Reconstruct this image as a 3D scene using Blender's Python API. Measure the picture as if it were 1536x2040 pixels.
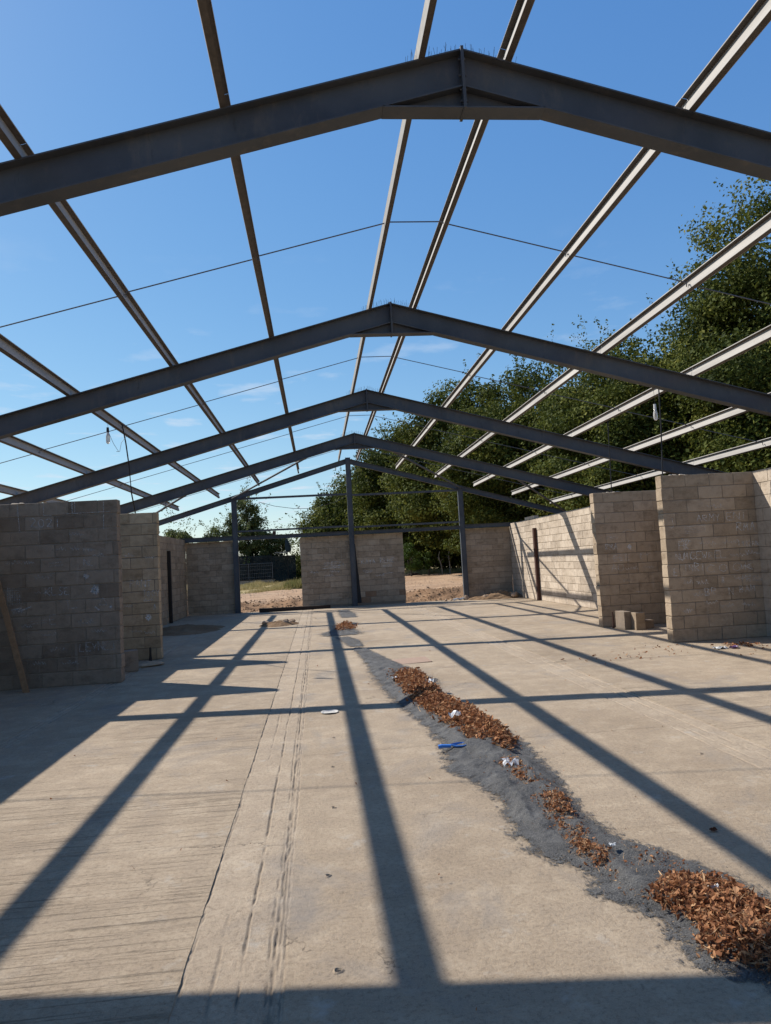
import bpy, math, random
import numpy as np
from mathutils import Matrix, Vector

for o in list(bpy.data.objects): bpy.data.objects.remove(o)
SC = bpy.context.scene
COL = SC.collection
R = random.Random(7)
NR = np.random.default_rng(11)

# ------------------------------------------------------------------ camera
F, YAW, PITCH, ROLL = 1420.3, 0.0989, 0.0687, 0.0553
CAM = Vector((-1.3764, 0.0, 1.6865))
cy, sy = math.cos(YAW), math.sin(YAW)
fw = Vector((sy*math.cos(PITCH), cy*math.cos(PITCH), math.sin(PITCH)))
rt = Vector((cy, -sy, 0)); up = rt.cross(fw)
cr, sr = math.cos(ROLL), math.sin(ROLL)
cx_ = cr*rt - sr*up; cy_ = sr*rt + cr*up
cd = bpy.data.cameras.new('camera'); co = bpy.data.objects.new('camera', cd); COL.objects.link(co)
M = Matrix.Identity(4)
for i, v in enumerate((cx_, cy_, -fw)):
    for j in range(3): M[j][i] = v[j]
M.translation = CAM
co.matrix_world = M
cd.sensor_fit = 'VERTICAL'; cd.sensor_height = 24; cd.lens = 24*F/2040
cd.clip_start = 0.05; cd.clip_end = 3000
SC.camera = co

# ------------------------------------------------------------------ light
SUN = Vector((-0.875, 0.63, 1.0)).normalized()
elev = math.asin(SUN.z); azim = math.atan2(SUN.x, SUN.y)
w = bpy.data.worlds.new('World'); SC.world = w; w.use_nodes = True
nt = w.node_tree; N = nt.nodes; L = nt.links
bg = N['Background']; sky = N.new('ShaderNodeTexSky'); sky.sky_type = 'NISHITA'
sky.sun_disc = False; sky.sun_elevation = elev; sky.sun_rotation = azim
sky.air_density = 1.0; sky.dust_density = 0.25; sky.ozone_density = 2.0; sky.altitude = 100
tc = N.new('ShaderNodeTexCoord')
sepc = N.new('ShaderNodeSeparateXYZ'); L.new(tc.outputs['Generated'], sepc.inputs[0])
zz = N.new('ShaderNodeMath'); zz.operation = 'MAXIMUM'; zz.inputs[1].default_value = 0.06; L.new(sepc.outputs[2], zz.inputs[0])
dx = N.new('ShaderNodeMath'); dx.operation = 'DIVIDE'; L.new(sepc.outputs[0], dx.inputs[0]); L.new(zz.outputs[0], dx.inputs[1])
dy = N.new('ShaderNodeMath'); dy.operation = 'DIVIDE'; L.new(sepc.outputs[1], dy.inputs[0]); L.new(zz.outputs[0], dy.inputs[1])
cmb = N.new('ShaderNodeCombineXYZ'); L.new(dx.outputs[0], cmb.inputs[0]); L.new(dy.outputs[0], cmb.inputs[1])
nz = N.new('ShaderNodeTexNoise'); nz.inputs['Scale'].default_value = 1.7; nz.inputs['Detail'].default_value = 7; nz.inputs['Roughness'].default_value = 0.55
L.new(cmb.outputs[0], nz.inputs['Vector'])
mr = N.new('ShaderNodeMapRange'); mr.inputs[1].default_value = 0.565; mr.inputs[2].default_value = 0.70; mr.inputs[4].default_value = 0.8
L.new(nz.outputs['Fac'], mr.inputs[0])
# clouds stay low over the horizon, as fair-weather puffs seen far away
hz = N.new('ShaderNodeMapRange'); hz.inputs[1].default_value = 0.10; hz.inputs[2].default_value = 0.42; hz.inputs[3].default_value = 1; hz.inputs[4].default_value = 0
L.new(sepc.outputs[2], hz.inputs[0])
mm = N.new('ShaderNodeMath'); mm.operation = 'MULTIPLY'; L.new(mr.outputs[0], mm.inputs[0]); L.new(hz.outputs[0], mm.inputs[1])
hs = N.new('ShaderNodeHueSaturation'); hs.inputs['Saturation'].default_value = 1.27; L.new(sky.outputs[0], hs.inputs['Color'])
sp = N.new('ShaderNodeSeparateColor'); L.new(hs.outputs[0], sp.inputs[0]); cb = N.new('ShaderNodeCombineColor')
for i, (p_, k_) in enumerate(((0.76, 0.78), (0.70, 0.825), (0.45, 0.865))):      # gentle shoulder over the whole dome
    m1 = N.new('ShaderNodeMath'); m1.operation = 'MULTIPLY'; m1.inputs[1].default_value = 0.1434; L.new(sp.outputs[i], m1.inputs[0])
    m2 = N.new('ShaderNodeMath'); m2.operation = 'POWER'; m2.inputs[1].default_value = p_; L.new(m1.outputs[0], m2.inputs[0])
    m3 = N.new('ShaderNodeMath'); m3.operation = 'MULTIPLY'; m3.inputs[1].default_value = k_/0.1434; L.new(m2.outputs[0], m3.inputs[0]); L.new(m3.outputs[0], cb.inputs[i])
cm = N.new('ShaderNodeMixRGB'); cm.inputs[2].default_value = (5.0, 5.6, 6.4, 1); L.new(mm.outputs[0], cm.inputs[0]); L.new(cb.outputs[0], cm.inputs[1])
L.new(cm.outputs[0], bg.inputs['Color']); bg.inputs['Strength'].default_value = 0.105

sd = bpy.data.lights.new('sun', 'SUN'); sd.energy = 5.0; sd.angle = math.radians(0.53); sd.color = (1.0, 0.955, 0.89)
so = bpy.data.objects.new('sun', sd); COL.objects.link(so)
so.rotation_euler = SUN.to_track_quat('Z', 'Y').to_euler()
so.location = (-30, 20, 40)
SC.view_settings.view_transform = 'Standard'; SC.view_settings.look = 'None'
SC.view_settings.exposure = 0.45; SC.view_settings.gamma = 1; SC.view_settings.use_curve_mapping = False

# ------------------------------------------------------------------ materials
class NT:
    def __init__(s, name, rough=0.9, spec=0.3):
        s.m = bpy.data.materials.new(name); s.m.use_nodes = True
        s.n = s.m.node_tree.nodes; s.l = s.m.node_tree.links
        s.b = s.n['Principled BSDF']; s.b.inputs['Roughness'].default_value = rough
        s.b.inputs['Specular IOR Level'].default_value = spec
        s.out = s.n['Material Output']
        s.tc = s.n.new('ShaderNodeTexCoord')
    def co(s, kind='Object', scale=(1, 1, 1)):
        mp = s.n.new('ShaderNodeMapping'); mp.inputs['Scale'].default_value = scale
        if kind == 'World':
            g = s.n.new('ShaderNodeNewGeometry'); s.l.new(g.outputs['Position'], mp.inputs[0])
        else: s.l.new(s.tc.outputs[kind], mp.inputs[0])
        return mp.outputs[0]
    def noise(s, vec, scale, detail=4, rough=0.55, dist=0):
        t = s.n.new('ShaderNodeTexNoise'); t.inputs['Scale'].default_value = scale; t.inputs['Detail'].default_value = detail
        t.inputs['Roughness'].default_value = rough; t.inputs['Distortion'].default_value = dist
        s.l.new(vec, t.inputs['Vector']); return t.outputs['Fac']
    def rng(s, v, a, b, c=0, d=1):
        t = s.n.new('ShaderNodeMapRange'); t.inputs[1].default_value = a; t.inputs[2].default_value = b
        t.inputs[3].default_value = c; t.inputs[4].default_value = d; s.l.new(v, t.inputs[0]); return t.outputs[0]
    def ramp(s, v, stops):
        t = s.n.new('ShaderNodeValToRGB'); e = t.color_ramp.elements
        while len(e) < len(stops): e.new(0.5)
        for k, (p, c) in enumerate(stops): e[k].position = p; e[k].color = (*c, 1)
        s.l.new(v, t.inputs[0]); return t.outputs[0]
    def mix(s, f, a, b, mode='MIX'):
        t = s.n.new('ShaderNodeMixRGB'); t.blend_type = mode
        for k, v in ((0, f), (1, a), (2, b)):
            if isinstance(v, (int, float)): t.inputs[k].default_value = v
            elif isinstance(v, tuple): t.inputs[k].default_value = (*v, 1)
            else: s.l.new(v, t.inputs[k])
        return t.outputs[0]
    def math(s, op, a, b=0.0):
        t = s.n.new('ShaderNodeMath'); t.operation = op
        for k, v in ((0, a), (1, b)):
            if isinstance(v, (int, float)): t.inputs[k].default_value = v
            else: s.l.new(v, t.inputs[k])
        return t.outputs[0]
    def attr(s, name):
        t = s.n.new('ShaderNodeAttribute'); t.attribute_name = name; return t.outputs['Fac']
    def orand(s):
        return s.n.new('ShaderNodeObjectInfo').outputs['Random']
    def base(s, c):
        if isinstance(c, tuple): s.b.inputs['Base Color'].default_value = (*c, 1)
        else: s.l.new(c, s.b.inputs['Base Color'])
    def bump(s, h, strength=0.5, dist=0.01):
        t = s.n.new('ShaderNodeBump'); t.inputs['Strength'].default_value = strength; t.inputs['Distance'].default_value = dist
        s.l.new(h, t.inputs['Height']); s.l.new(t.outputs[0], s.b.inputs['Normal']); return s.m
    def alpha(s, a): s.l.new(a, s.b.inputs['Alpha'])

def mat_concrete(name, tamp, col=((0.285, 0.214, 0.142), (0.370, 0.286, 0.196), (0.438, 0.344, 0.24)), dirt=False):
    t = NT(name, 0.92, 0.2); wv = t.co('World')
    big = t.noise(wv, 0.55, 5, 0.6); mid = t.noise(wv, 4.0, 6, 0.7); fine = t.noise(wv, 38, 6, 0.8); grit = t.noise(wv, 170, 4, 0.8)
    c = t.ramp(big, [(0.3, col[0]), (0.52, col[1]), (0.72, col[2])])
    c = t.mix(t.rng(mid, 0.42, 0.66, 0, 0.5), c, (0.28, 0.22, 0.16))
    c = t.mix(t.rng(mid, 0.50, 0.34, 0, 0.4), c, (0.46, 0.375, 0.275))
    c = t.mix(t.rng(fine, 0.52, 0.36, 0, 0.75), c, t.mix(1.0, c, (0.60, 0.58, 0.56), 'MULTIPLY'))
    c = t.mix(t.rng(grit, 0.54, 0.68, 0, 0.6), c, (0.54, 0.45, 0.34))
    c = t.mix(t.rng(grit, 0.42, 0.30, 0, 0.6), c, (0.13, 0.11, 0.09))
    st = t.noise(t.co('World', (1.0, 0.8, 1)), 1.1, 7, 0.65, 0.6)          # grey stains
    c = t.mix(t.rng(st, 0.54, 0.68, 0, 0.5), c, (0.205, 0.19, 0.175))
    st2 = t.noise(t.co('World', (1.3, 1.3, 1)), 2.3, 6, 0.7)
    c = t.mix(t.rng(st2, 0.60, 0.70, 0, 0.5), c, (0.42, 0.385, 0.33))
    pk = t.noise(wv, 11, 2, 0.5)                                            # small dark chips
    c = t.mix(t.math('MULTIPLY', t.rng(pk, 0.74, 0.78), 0.5), c, (0.09, 0.075, 0.06))
    h = t.math('ADD', t.math('MULTIPLY', fine, 1.2), t.math('MULTIPLY', mid, 1.6))
    h = t.math('ADD', h, t.math('MULTIPLY', grit, 0.5))
    if tamp > 0:
        ln = t.noise(t.co('World', (0.30, 19, 1)), 1.0, 7, 0.75, 0.35)
        ln2 = t.noise(t.co('World', (0.8, 48, 1)), 1.0, 6, 0.75, 0.3)
        area = t.rng(t.noise(t.co('World', (0.4, 0.7, 1)), 1.0, 3, 0.5), 0.36, 0.56, 0.2, 1)
        r1 = t.math('MULTIPLY', t.math('MULTIPLY', t.rng(ln, 0.57, 0.66), t.rng(mid, 0.38, 0.58, 0.25, 1)), area)
        r2 = t.math('MULTIPLY', t.rng(ln2, 0.56, 0.66), area)
        c = t.mix(t.math('MULTIPLY', r1, 0.17*tamp), c, (0.13, 0.11, 0.085))
        c = t.mix(t.math('MULTIPLY', r2, 0.24*tamp), c, (0.16, 0.14, 0.11))
        h = t.math('SUBTRACT', h, t.math('MULTIPLY', t.math('ADD', r1, t.math('MULTIPLY', r2, 0.9)), 1.05*tamp))
    cv = t.n.new('ShaderNodeTexVoronoi'); cv.feature = 'DISTANCE_TO_EDGE'; cv.inputs['Scale'].default_value = 0.33       # hairline cracks
    wp = t.n.new('ShaderNodeVectorMath'); wp.operation = 'ADD'; nn = t.n.new('ShaderNodeTexNoise'); nn.inputs['Scale'].default_value = 1.4; nn.inputs['Detail'].default_value = 8; nn.inputs['Roughness'].default_value = 0.65
    t.l.new(wv, nn.inputs['Vector']); sc_ = t.n.new('ShaderNodeVectorMath'); sc_.operation = 'SCALE'; sc_.inputs['Scale'].default_value = 0.9; t.l.new(nn.outputs['Color'], sc_.inputs[0]); t.l.new(wv, wp.inputs[0]); t.l.new(sc_.outputs[0], wp.inputs[1]); t.l.new(wp.outputs[0], cv.inputs['Vector'])
    ck = t.math('MULTIPLY', t.rng(cv.outputs['Distance'], 0.0016, 0.0006), t.rng(t.noise(wv, 0.8, 3, 0.5), 0.57, 0.64))
    c = t.mix(t.math('MULTIPLY', ck, 0.7), c, (0.09, 0.075, 0.06)); h = t.math('SUBTRACT', h, t.math('MULTIPLY', ck, 1.5))
    if dirt: c = t.mix(t.math('MULTIPLY', t.attr('dirt'), t.rng(fine, 0.3, 0.6, 0.3, 0.8)), c, (0.13, 0.105, 0.08))
    t.base(c); return t.bump(h, 0.8, 0.009)
M_TAMP = mat_concrete('tamped concrete', 1.0)
M_SMOOTH = mat_concrete('floated concrete', 0.22)
M_STRIP = mat_concrete('infill concrete', 0.1, ((0.27, 0.22, 0.175), (0.33, 0.275, 0.22), (0.38, 0.32, 0.26)))
M_GROOVE = mat_concrete('grooved infill', 0.0, ((0.32, 0.245, 0.168), (0.39, 0.305, 0.215), (0.45, 0.36, 0.258)), True)
def mat_block(name, a, b, c3, lime=0.25):
    t = NT(name, 0.95, 0.15); wv = t.co('World')
    r = t.orand(); n1 = t.noise(wv, 1.3, 4, 0.6); n2 = t.noise(wv, 9, 5, 0.65); n3 = t.noise(wv, 110, 4, 0.75)
    m = t.math('ADD', t.math('MULTIPLY', r, 0.62), t.math('MULTIPLY', n1, 0.38))
    c = t.ramp(m, [(0.12, tuple(0.9*q for q in a)), (0.5, b), (0.88, tuple(1.04*q for q in c3))])
    c = t.mix(t.rng(n2, 0.45, 0.65, 0, 0.5), c, t.mix(1.0, c, (0.72, 0.70, 0.68), 'MULTIPLY'))
    n4 = t.noise(t.co('World', (1.2, 1.2, 2.2)), 2.6, 6, 0.7)
    n5 = t.noise(t.co('World', (0.7, 0.7, 1.0)), 1.1, 7, 0.7, 0.5)
    c = t.mix(t.rng(n5, 0.52, 0.66, 0, 0.55), c, t.mix(1.0, c, (0.62, 0.62, 0.63), 'MULTIPLY'))
    c = t.mix(t.rng(n4, 0.52, 0.66, 0, 0.6), c, t.mix(1.0, c, (0.58, 0.56, 0.54), 'MULTIPLY'))
    c = t.mix(t.rng(n3, 0.3, 0.7, 0, 0.6), t.mix(1.0, c, (0.66, 0.65, 0.64), 'MULTIPLY'), c)
    dr = t.noise(t.co('World', (13, 13, 0.7)), 1.0, 4, 0.6)      # runs of lime down the face
    c = t.mix(t.rng(dr, 0.62, 0.74, 0, lime), c, (0.44, 0.42, 0.39))
    t.base(c); return t.bump(t.math('ADD', t.math('MULTIPLY', n3, 0.8), n2), 0.7, 0.006)
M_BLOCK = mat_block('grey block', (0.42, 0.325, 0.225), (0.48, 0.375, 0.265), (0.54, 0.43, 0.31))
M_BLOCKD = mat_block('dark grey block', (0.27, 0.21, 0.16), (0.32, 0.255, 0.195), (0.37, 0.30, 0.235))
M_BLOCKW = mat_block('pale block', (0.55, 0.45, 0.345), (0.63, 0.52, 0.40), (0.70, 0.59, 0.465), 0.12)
M_BLOCKB = mat_block('buff block', (0.50, 0.375, 0.24), (0.56, 0.43, 0.28), (0.62, 0.48, 0.325), 0.12)
M_BLOCKR = mat_block('brick coloured block', (0.30, 0.19, 0.12), (0.33, 0.21, 0.13), (0.36, 0.24, 0.15), 0.1)
def simple(name, col, rough=0.8, spec=0.3, n=30, amt=0.35, dark=0.6, bump=0.0, metallic=0.0, orand=0.0):
    t = NT(name, rough, spec); t.b.inputs['Metallic'].default_value = metallic
    v = t.co('Object'); f = t.noise(v, n, 5, 0.65)
    d = tuple(x*dark for x in col)
    c = t.mix(t.rng(f, 0.35, 0.7, 0, 1), t.mix(amt, col, d), col)
    if orand: c = t.mix(t.math('MULTIPLY', t.orand(), orand), c, d)
    t.base(c)
    if bump: t.bump(f, bump, 0.005)
    return t.m
M_MORTAR = simple('mortar', (0.25, 0.205, 0.155), 1, 0.1, 60, 0.5, 0.5, 0.5)
def mat_steel():
    t = NT('painted steel', 0.6, 0.3); wv = t.co('World')
    a = t.noise(wv, 1.3, 6, 0.65); b = t.noise(t.co('World', (4, 4, 1.2)), 1, 7, 0.75); f = t.noise(wv, 30, 5, 0.7); d = t.noise(t.co('World', (9, 9, 2)), 1, 5, 0.7)
    c = t.ramp(a, [(0.3, (0.046, 0.053, 0.063)), (0.5, (0.066, 0.073, 0.083)), (0.7, (0.082, 0.088, 0.096))])
    c = t.mix(t.rng(b, 0.54, 0.68, 0, 0.6), c, (0.125, 0.115, 0.10))
    c = t.mix(t.rng(d, 0.62, 0.70, 0, 0.6), c, (0.035, 0.036, 0.038))
    c = t.mix(t.rng(f, 0.64, 0.72, 0, 0.75), c, (0.13, 0.07, 0.04))
    t.base(c); return t.bump(f, 0.2, 0.003)
M_STEEL = mat_steel()
def mat_galv():
    t = NT('weathered galvanised web', 0.75, 0.3); wv = t.co('World')
    a = t.noise(t.co('World', (6, 0.5, 6)), 1, 6, 0.65); f = t.noise(wv, 25, 5, 0.7)
    c = t.ramp(a, [(0.25, (0.24, 0.22, 0.195)), (0.5, (0.36, 0.335, 0.30)), (0.75, (0.45, 0.42, 0.375))])
    c = t.mix(t.rng(f, 0.58, 0.72, 0, 0.5), c, (0.26, 0.22, 0.18))
    t.base(c); return t.bump(f, 0.15, 0.003)
M_GALV = mat_galv()
M_GALVD = simple('dull ridge purlin web', (0.30, 0.28, 0.25), 0.8, 0.3, 14, 0.6, 0.6)
M_FLANGE = simple('shade-darkened purlin flange', (0.12, 0.105, 0.092), 0.8, 0.3, 14, 0.6, 0.45)  # flanges darker than the web: the shade under them is put into the colour
M_ROD = simple('tie rod steel', (0.10, 0.105, 0.115), 0.5, 0.4)
M_BLACK = simple('black rubber', (0.02, 0.02, 0.022), 0.6)
M_WIRE = simple('thin wire', (0.09, 0.08, 0.07), 0.5)
M_RUST = simple('rusty steel', (0.085, 0.040, 0.028), 0.8, 0.3, 18, 0.6, 0.45, 0.3)
M_DARKP = simple('dark post', (0.03, 0.024, 0.02), 0.8)
M_WOOD = simple('weathered timber', (0.30, 0.185, 0.105), 0.85, 0.2, 14, 0.6, 0.55, 0.4)
M_DWOOD = simple('old dark timber', (0.045, 0.034, 0.027), 0.9, 0.2, 14, 0.6, 0.55, 0.5)
M_WHITE = simple('white plastic', (0.58, 0.58, 0.56), 0.45, 0.5, 20, 0.3, 0.8)
M_BLUE = simple('blue plastic', (0.05, 0.19, 0.55), 0.35, 0.5, 20, 0.2, 0.8)
M_PURPLE = simple('purple wrapper', (0.16, 0.09, 0.22), 0.4, 0.5, 20, 0.3, 0.7)
M_CARD = simple('faded board', (0.36, 0.26, 0.20), 0.9, 0.2, 25, 0.5, 0.7, 0.3)
M_CLOTH = simple('dark green canvas', (0.03, 0.045, 0.05), 0.9, 0.2, 8, 0.5, 0.6)
def mat_soil(name, a, b, c3, sc=1.0, bump=0.9):
    t = NT(name, 1.0, 0.1); wv = t.co('World')
    n1 = t.noise(wv, 0.35*sc, 5, 0.6); n2 = t.noise(wv, 3*sc, 7, 0.7); n3 = t.noise(wv, 40*sc, 5, 0.7)
    c = t.ramp(n1, [(0.3, a), (0.5, b), (0.7, c3)])
    c = t.mix(t.rng(n2, 0.4, 0.7, 0, 0.5), c, a)
    c = t.mix(t.rng(n3, 0.35, 0.7, 0, 0.6), t.mix(1.0, c, (0.7, 0.68, 0.66), 'MULTIPLY'), c)
    t.base(c); return t.bump(t.math('ADD', n2, t.math('MULTIPLY', n3, 0.4)), bump, 0.05)
M_SAND = mat_soil('sandy mound soil', (0.20, 0.125, 0.07), (0.26, 0.17, 0.10), (0.33, 0.23, 0.145), 2.5, 0.7)
def mat_ground():
    t = NT('site ground', 1.0, 0.1); wv = t.co('World')
    n1 = t.noise(wv, 0.30, 5, 0.6); n2 = t.noise(wv, 2.6, 7, 0.7); n3 = t.noise(wv, 22, 5, 0.7)
    soil = t.ramp(n1, [(0.3, (0.42, 0.275, 0.17)), (0.5, (0.50, 0.34, 0.22)), (0.7, (0.57, 0.41, 0.275))])
    rut = t.noise(t.co('World', (0.12, 2.6, 1)), 1.0, 6, 0.65, 0.4)
    soil = t.mix(t.rng(rut, 0.52, 0.64, 0, 0.55), soil, (0.22, 0.135, 0.085))
    soil = t.mix(t.rng(n3, 0.35, 0.7, 0, 0.5), t.mix(1.0, soil, (0.72, 0.7, 0.68), 'MULTIPLY'), soil)
    grass = t.ramp(n2, [(0.3, (0.22, 0.17, 0.08)), (0.55, (0.33, 0.26, 0.13)), (0.75, (0.42, 0.33, 0.18))])
    raw = t.ramp(n2, [(0.3, (0.21, 0.12, 0.065)), (0.6, (0.32, 0.195, 0.11)), (0.8, (0.43, 0.29, 0.18))])
    c = t.mix(t.attr('grass'), soil, grass); c = t.mix(t.attr('raw'), c, raw)
    t.base(c); return t.bump(t.math('ADD', n2, t.math('ADD', rut, t.math('MULTIPLY', n3, 0.3))), 0.9, 0.08)
M_GROUND = mat_ground()
def mat_grit():
    t = NT('black grit', 0.9, 0.35); wv = t.co('World')
    n1 = t.noise(wv, 7, 6, 0.65); n2 = t.noise(wv, 150, 4, 0.85); n3 = t.noise(wv, 45, 6, 0.75)
    c = t.ramp(n1, [(0.25, (0.050, 0.050, 0.050)), (0.5, (0.095, 0.093, 0.09)), (0.75, (0.17, 0.165, 0.155))])
    c = t.mix(t.rng(n2, 0.52, 0.68, 0, 0.8), c, (0.34, 0.32, 0.29))
    c = t.mix(t.rng(n2, 0.46, 0.34, 0, 0.7), c, (0.025, 0.025, 0.027))
    t.base(c)
    n4 = t.noise(t.co('World', (1, 1.0, 1)), 22, 6, 0.75, 0.5)
    edge = t.math('ADD', t.attr('cover'), t.math('MULTIPLY', t.math('SUBTRACT', n2, 0.5), 2.2))
    edge = t.math('ADD', edge, t.math('MULTIPLY', t.math('SUBTRACT', n3, 0.5), 1.6))
    edge = t.math('ADD', edge, t.math('MULTIPLY', t.math('SUBTRACT', n4, 0.5), 1.6))
    edge = t.math('ADD', edge, t.math('MULTIPLY', t.math('SUBTRACT', n1, 0.5), 1.5))
    t.alpha(t.rng(edge, 0.40, 0.62))
    return t.bump(t.math('ADD', t.math('MULTIPLY', n2, 0.8), t.math('ADD', t.math('MULTIPLY', n3, 1.5), t.math('MULTIPLY', n4, 2.0))), 1.0, 0.012)
M_GRIT = mat_grit()
def mat_leaf(name, stops, trans=0.25, rough=0.7, spec=0.12):
    t = NT(name, rough, spec)
    c = t.ramp(t.attr('tone'), stops)
    t.base(c)
    tr = t.n.new('ShaderNodeBsdfTranslucent'); t.l.new(c, tr.inputs[0])
    mx = t.n.new('ShaderNodeMixShader'); mx.inputs[0].default_value = trans
    t.l.new(t.b.outputs[0], mx.inputs[1]); t.l.new(tr.outputs[0], mx.inputs[2]); t.l.new(mx.outputs[0], t.out.inputs[0])
    return t.m
M_DEAD = mat_leaf('dead leaves', [(0.0, (0.11, 0.042, 0.02)), (0.4, (0.28, 0.12, 0.055)), (0.75, (0.46, 0.235, 0.115)), (1.0, (0.60, 0.40, 0.22))], 0.28, 0.8, 0.15)
M_BEECH = mat_leaf('beech foliage', [(0.0, (0.030, 0.042, 0.009)), (0.4, (0.066, 0.084, 0.016)), (0.8, (0.14, 0.152, 0.030)), (1.0, (0.23, 0.22, 0.05))], 0.28, 0.7, 0.10)
M_BIRCH = mat_leaf('birch foliage', [(0.0, (0.045, 0.062, 0.022)), (0.5, (0.11, 0.135, 0.045)), (1.0, (0.21, 0.225, 0.09))], 0.3, 0.5)
M_LIGHTG = mat_leaf('bright shrub foliage', [(0.0, (0.035, 0.06, 0.012)), (0.5, (0.08, 0.13, 0.025)), (1.0, (0.15, 0.22, 0.05))], 0.35, 0.5)
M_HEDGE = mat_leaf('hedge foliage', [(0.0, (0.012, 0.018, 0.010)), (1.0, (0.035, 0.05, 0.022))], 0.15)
M_GRASS = mat_leaf('dry grass', [(0.0, (0.15, 0.15, 0.045)), (0.4, (0.34, 0.28, 0.12)), (1.0, (0.55, 0.44, 0.25))], 0.3, 0.8)
M_BARK = simple('bark', (0.10, 0.085, 0.07), 0.95, 0.1, 6, 0.5, 0.5, 0.6)
M_TWIG = simple('pale dead branch', (0.30, 0.28, 0.25), 0.9, 0.1, 8, 0.5, 0.6)
def mat_chalk():
    t = NT('chalk', 1.0, 0.05); wv = t.co('World'); n = t.noise(wv, 60, 4, 0.75); n2 = t.noise(wv, 5, 3, 0.6)
    t.base((0.80, 0.79, 0.76)); t.alpha(t.math('MULTIPLY', t.rng(n, 0.34, 0.60, 0.10, 0.74), t.rng(n2, 0.3, 0.6, 0.45, 1)))
    return t.m
M_CHALK = mat_chalk()
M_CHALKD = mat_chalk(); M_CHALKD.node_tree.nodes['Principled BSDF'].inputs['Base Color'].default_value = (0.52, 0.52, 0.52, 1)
def mat_net():
    t = NT('dark debris netting', 0.9, 0.1); wv = t.co('World'); n = t.noise(wv, 1.4, 4, 0.6)
    t.base(t.ramp(n, [(0.3, (0.012, 0.014, 0.014)), (0.7, (0.045, 0.052, 0.048))])); t.alpha(t.rng(n, 0.2, 0.8, 0.95, 0.75)); return t.m
M_NET = mat_net()
def mat_glass():
    t = NT('bulb glass', 0.15, 0.5); t.base((0.75, 0.72, 0.66)); t.b.inputs['Transmission Weight'].default_value = 0.45; return t.m
M_GLASS = mat_glass()
def mat_clear():
    t = NT('clear crumpled plastic', 0.2, 0.6); t.base((0.75, 0.78, 0.80)); t.b.inputs['Alpha'].default_value = 0.55; return t.m
M_CLEAR = mat_clear()

# ------------------------------------------------------------------ mesh helpers
class MB:
    def __init__(s): s.v = []; s.f = []; s.mi = []
    def hexa(s, p, mi=0):                      # 8 points: bottom 4 ccw then top 4
        b = len(s.v); s.v += [tuple(q) for q in p]
        for f in ((3, 2, 1, 0), (4, 5, 6, 7), (0, 1, 5, 4), (1, 2, 6, 5), (2, 3, 7, 6), (3, 0, 4, 7)):
            s.f.append(tuple(b+i for i in f)); s.mi.append(mi)
        return s
    def box(s, x0, x1, y0, y1, z0, z1, mi=0):
        return s.hexa([(x0, y0, z0), (x1, y0, z0), (x1, y1, z0), (x0, y1, z0), (x0, y0, z1), (x1, y0, z1), (x1, y1, z1), (x0, y1, z1)], mi)
    def shear(s, x0, z0, x1, z1, up_, dn, y0, y1, mi=0):   # sloping plate in the xz plane
        if x1 < x0: x0, z0, x1, z1 = x1, z1, x0, z0
        return s.hexa([(x0, y0, z0-dn), (x1, y0, z1-dn), (x1, y1, z1-dn), (x0, y1, z0-dn), (x0, y0, z0+up_), (x1, y0, z1+up_), (x1, y1, z1+up_), (x0, y1, z0+up_)], mi)
    def tube(s, pts, r, n=6, mi=0, cap=True):
        pts = [Vector(p) for p in pts]; rr = r if isinstance(r, (list, tuple)) else [r]*len(pts); b0 = len(s.v)
        for i, p in enumerate(pts):
            t = (pts[min(i+1, len(pts)-1)] - pts[max(i-1, 0)]).normalized()
            a = t.cross(Vector((0, 0, 1)) if abs(t.z) < 0.9 else Vector((1, 0, 0))).normalized(); c = t.cross(a)
            for k in range(n):
                g = 2*math.pi*k/n; s.v.append(tuple(p + (a*math.cos(g) + c*math.sin(g))*rr[i]))
        for i in range(len(pts)-1):
            for k in range(n):
                s.f.append((b0+i*n+k, b0+i*n+(k+1) % n, b0+(i+1)*n+(k+1) % n, b0+(i+1)*n+k)); s.mi.append(mi)
        if cap:
            s.f.append(tuple(b0+k for k in range(n))[::-1]); s.mi.append(mi)
            e = b0+(len(pts)-1)*n; s.f.append(tuple(e+k for k in range(n))); s.mi.append(mi)
        return s
    def mesh(s, name, mats):
        me = bpy.data.meshes.new(name); me.from_pydata(s.v, [], s.f)
        for m in (mats if isinstance(mats, (list, tuple)) else [mats]): me.materials.append(m)
        if any(s.mi): me.polygons.foreach_set('material_index', s.mi)
        me.update(); return me
    def build(s, name, mats, parent=None, loc=None):
        return link(name, s.mesh(name, mats), parent, loc)
def link(name, me, parent=None, loc=None):
    o = bpy.data.objects.new(name, me); COL.objects.link(o)
    if parent is not None: o.parent = parent
    if loc is not None: o.location = loc
    return o
def thing(name, label, cat, loc=(0, 0, 0), group=None, rz=0.0):
    o = bpy.data.objects.new(name, None); COL.objects.link(o); o.location = loc; o.rotation_euler = (0, 0, rz)
    o.empty_display_size = 0.2
    return tag(o, label, cat, group)
def tag(o, label, cat, group=None, kind=None):
    o['label'] = label; o['category'] = cat
    if group: o['group'] = group
    if kind: o['kind'] = kind
    return o
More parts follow.
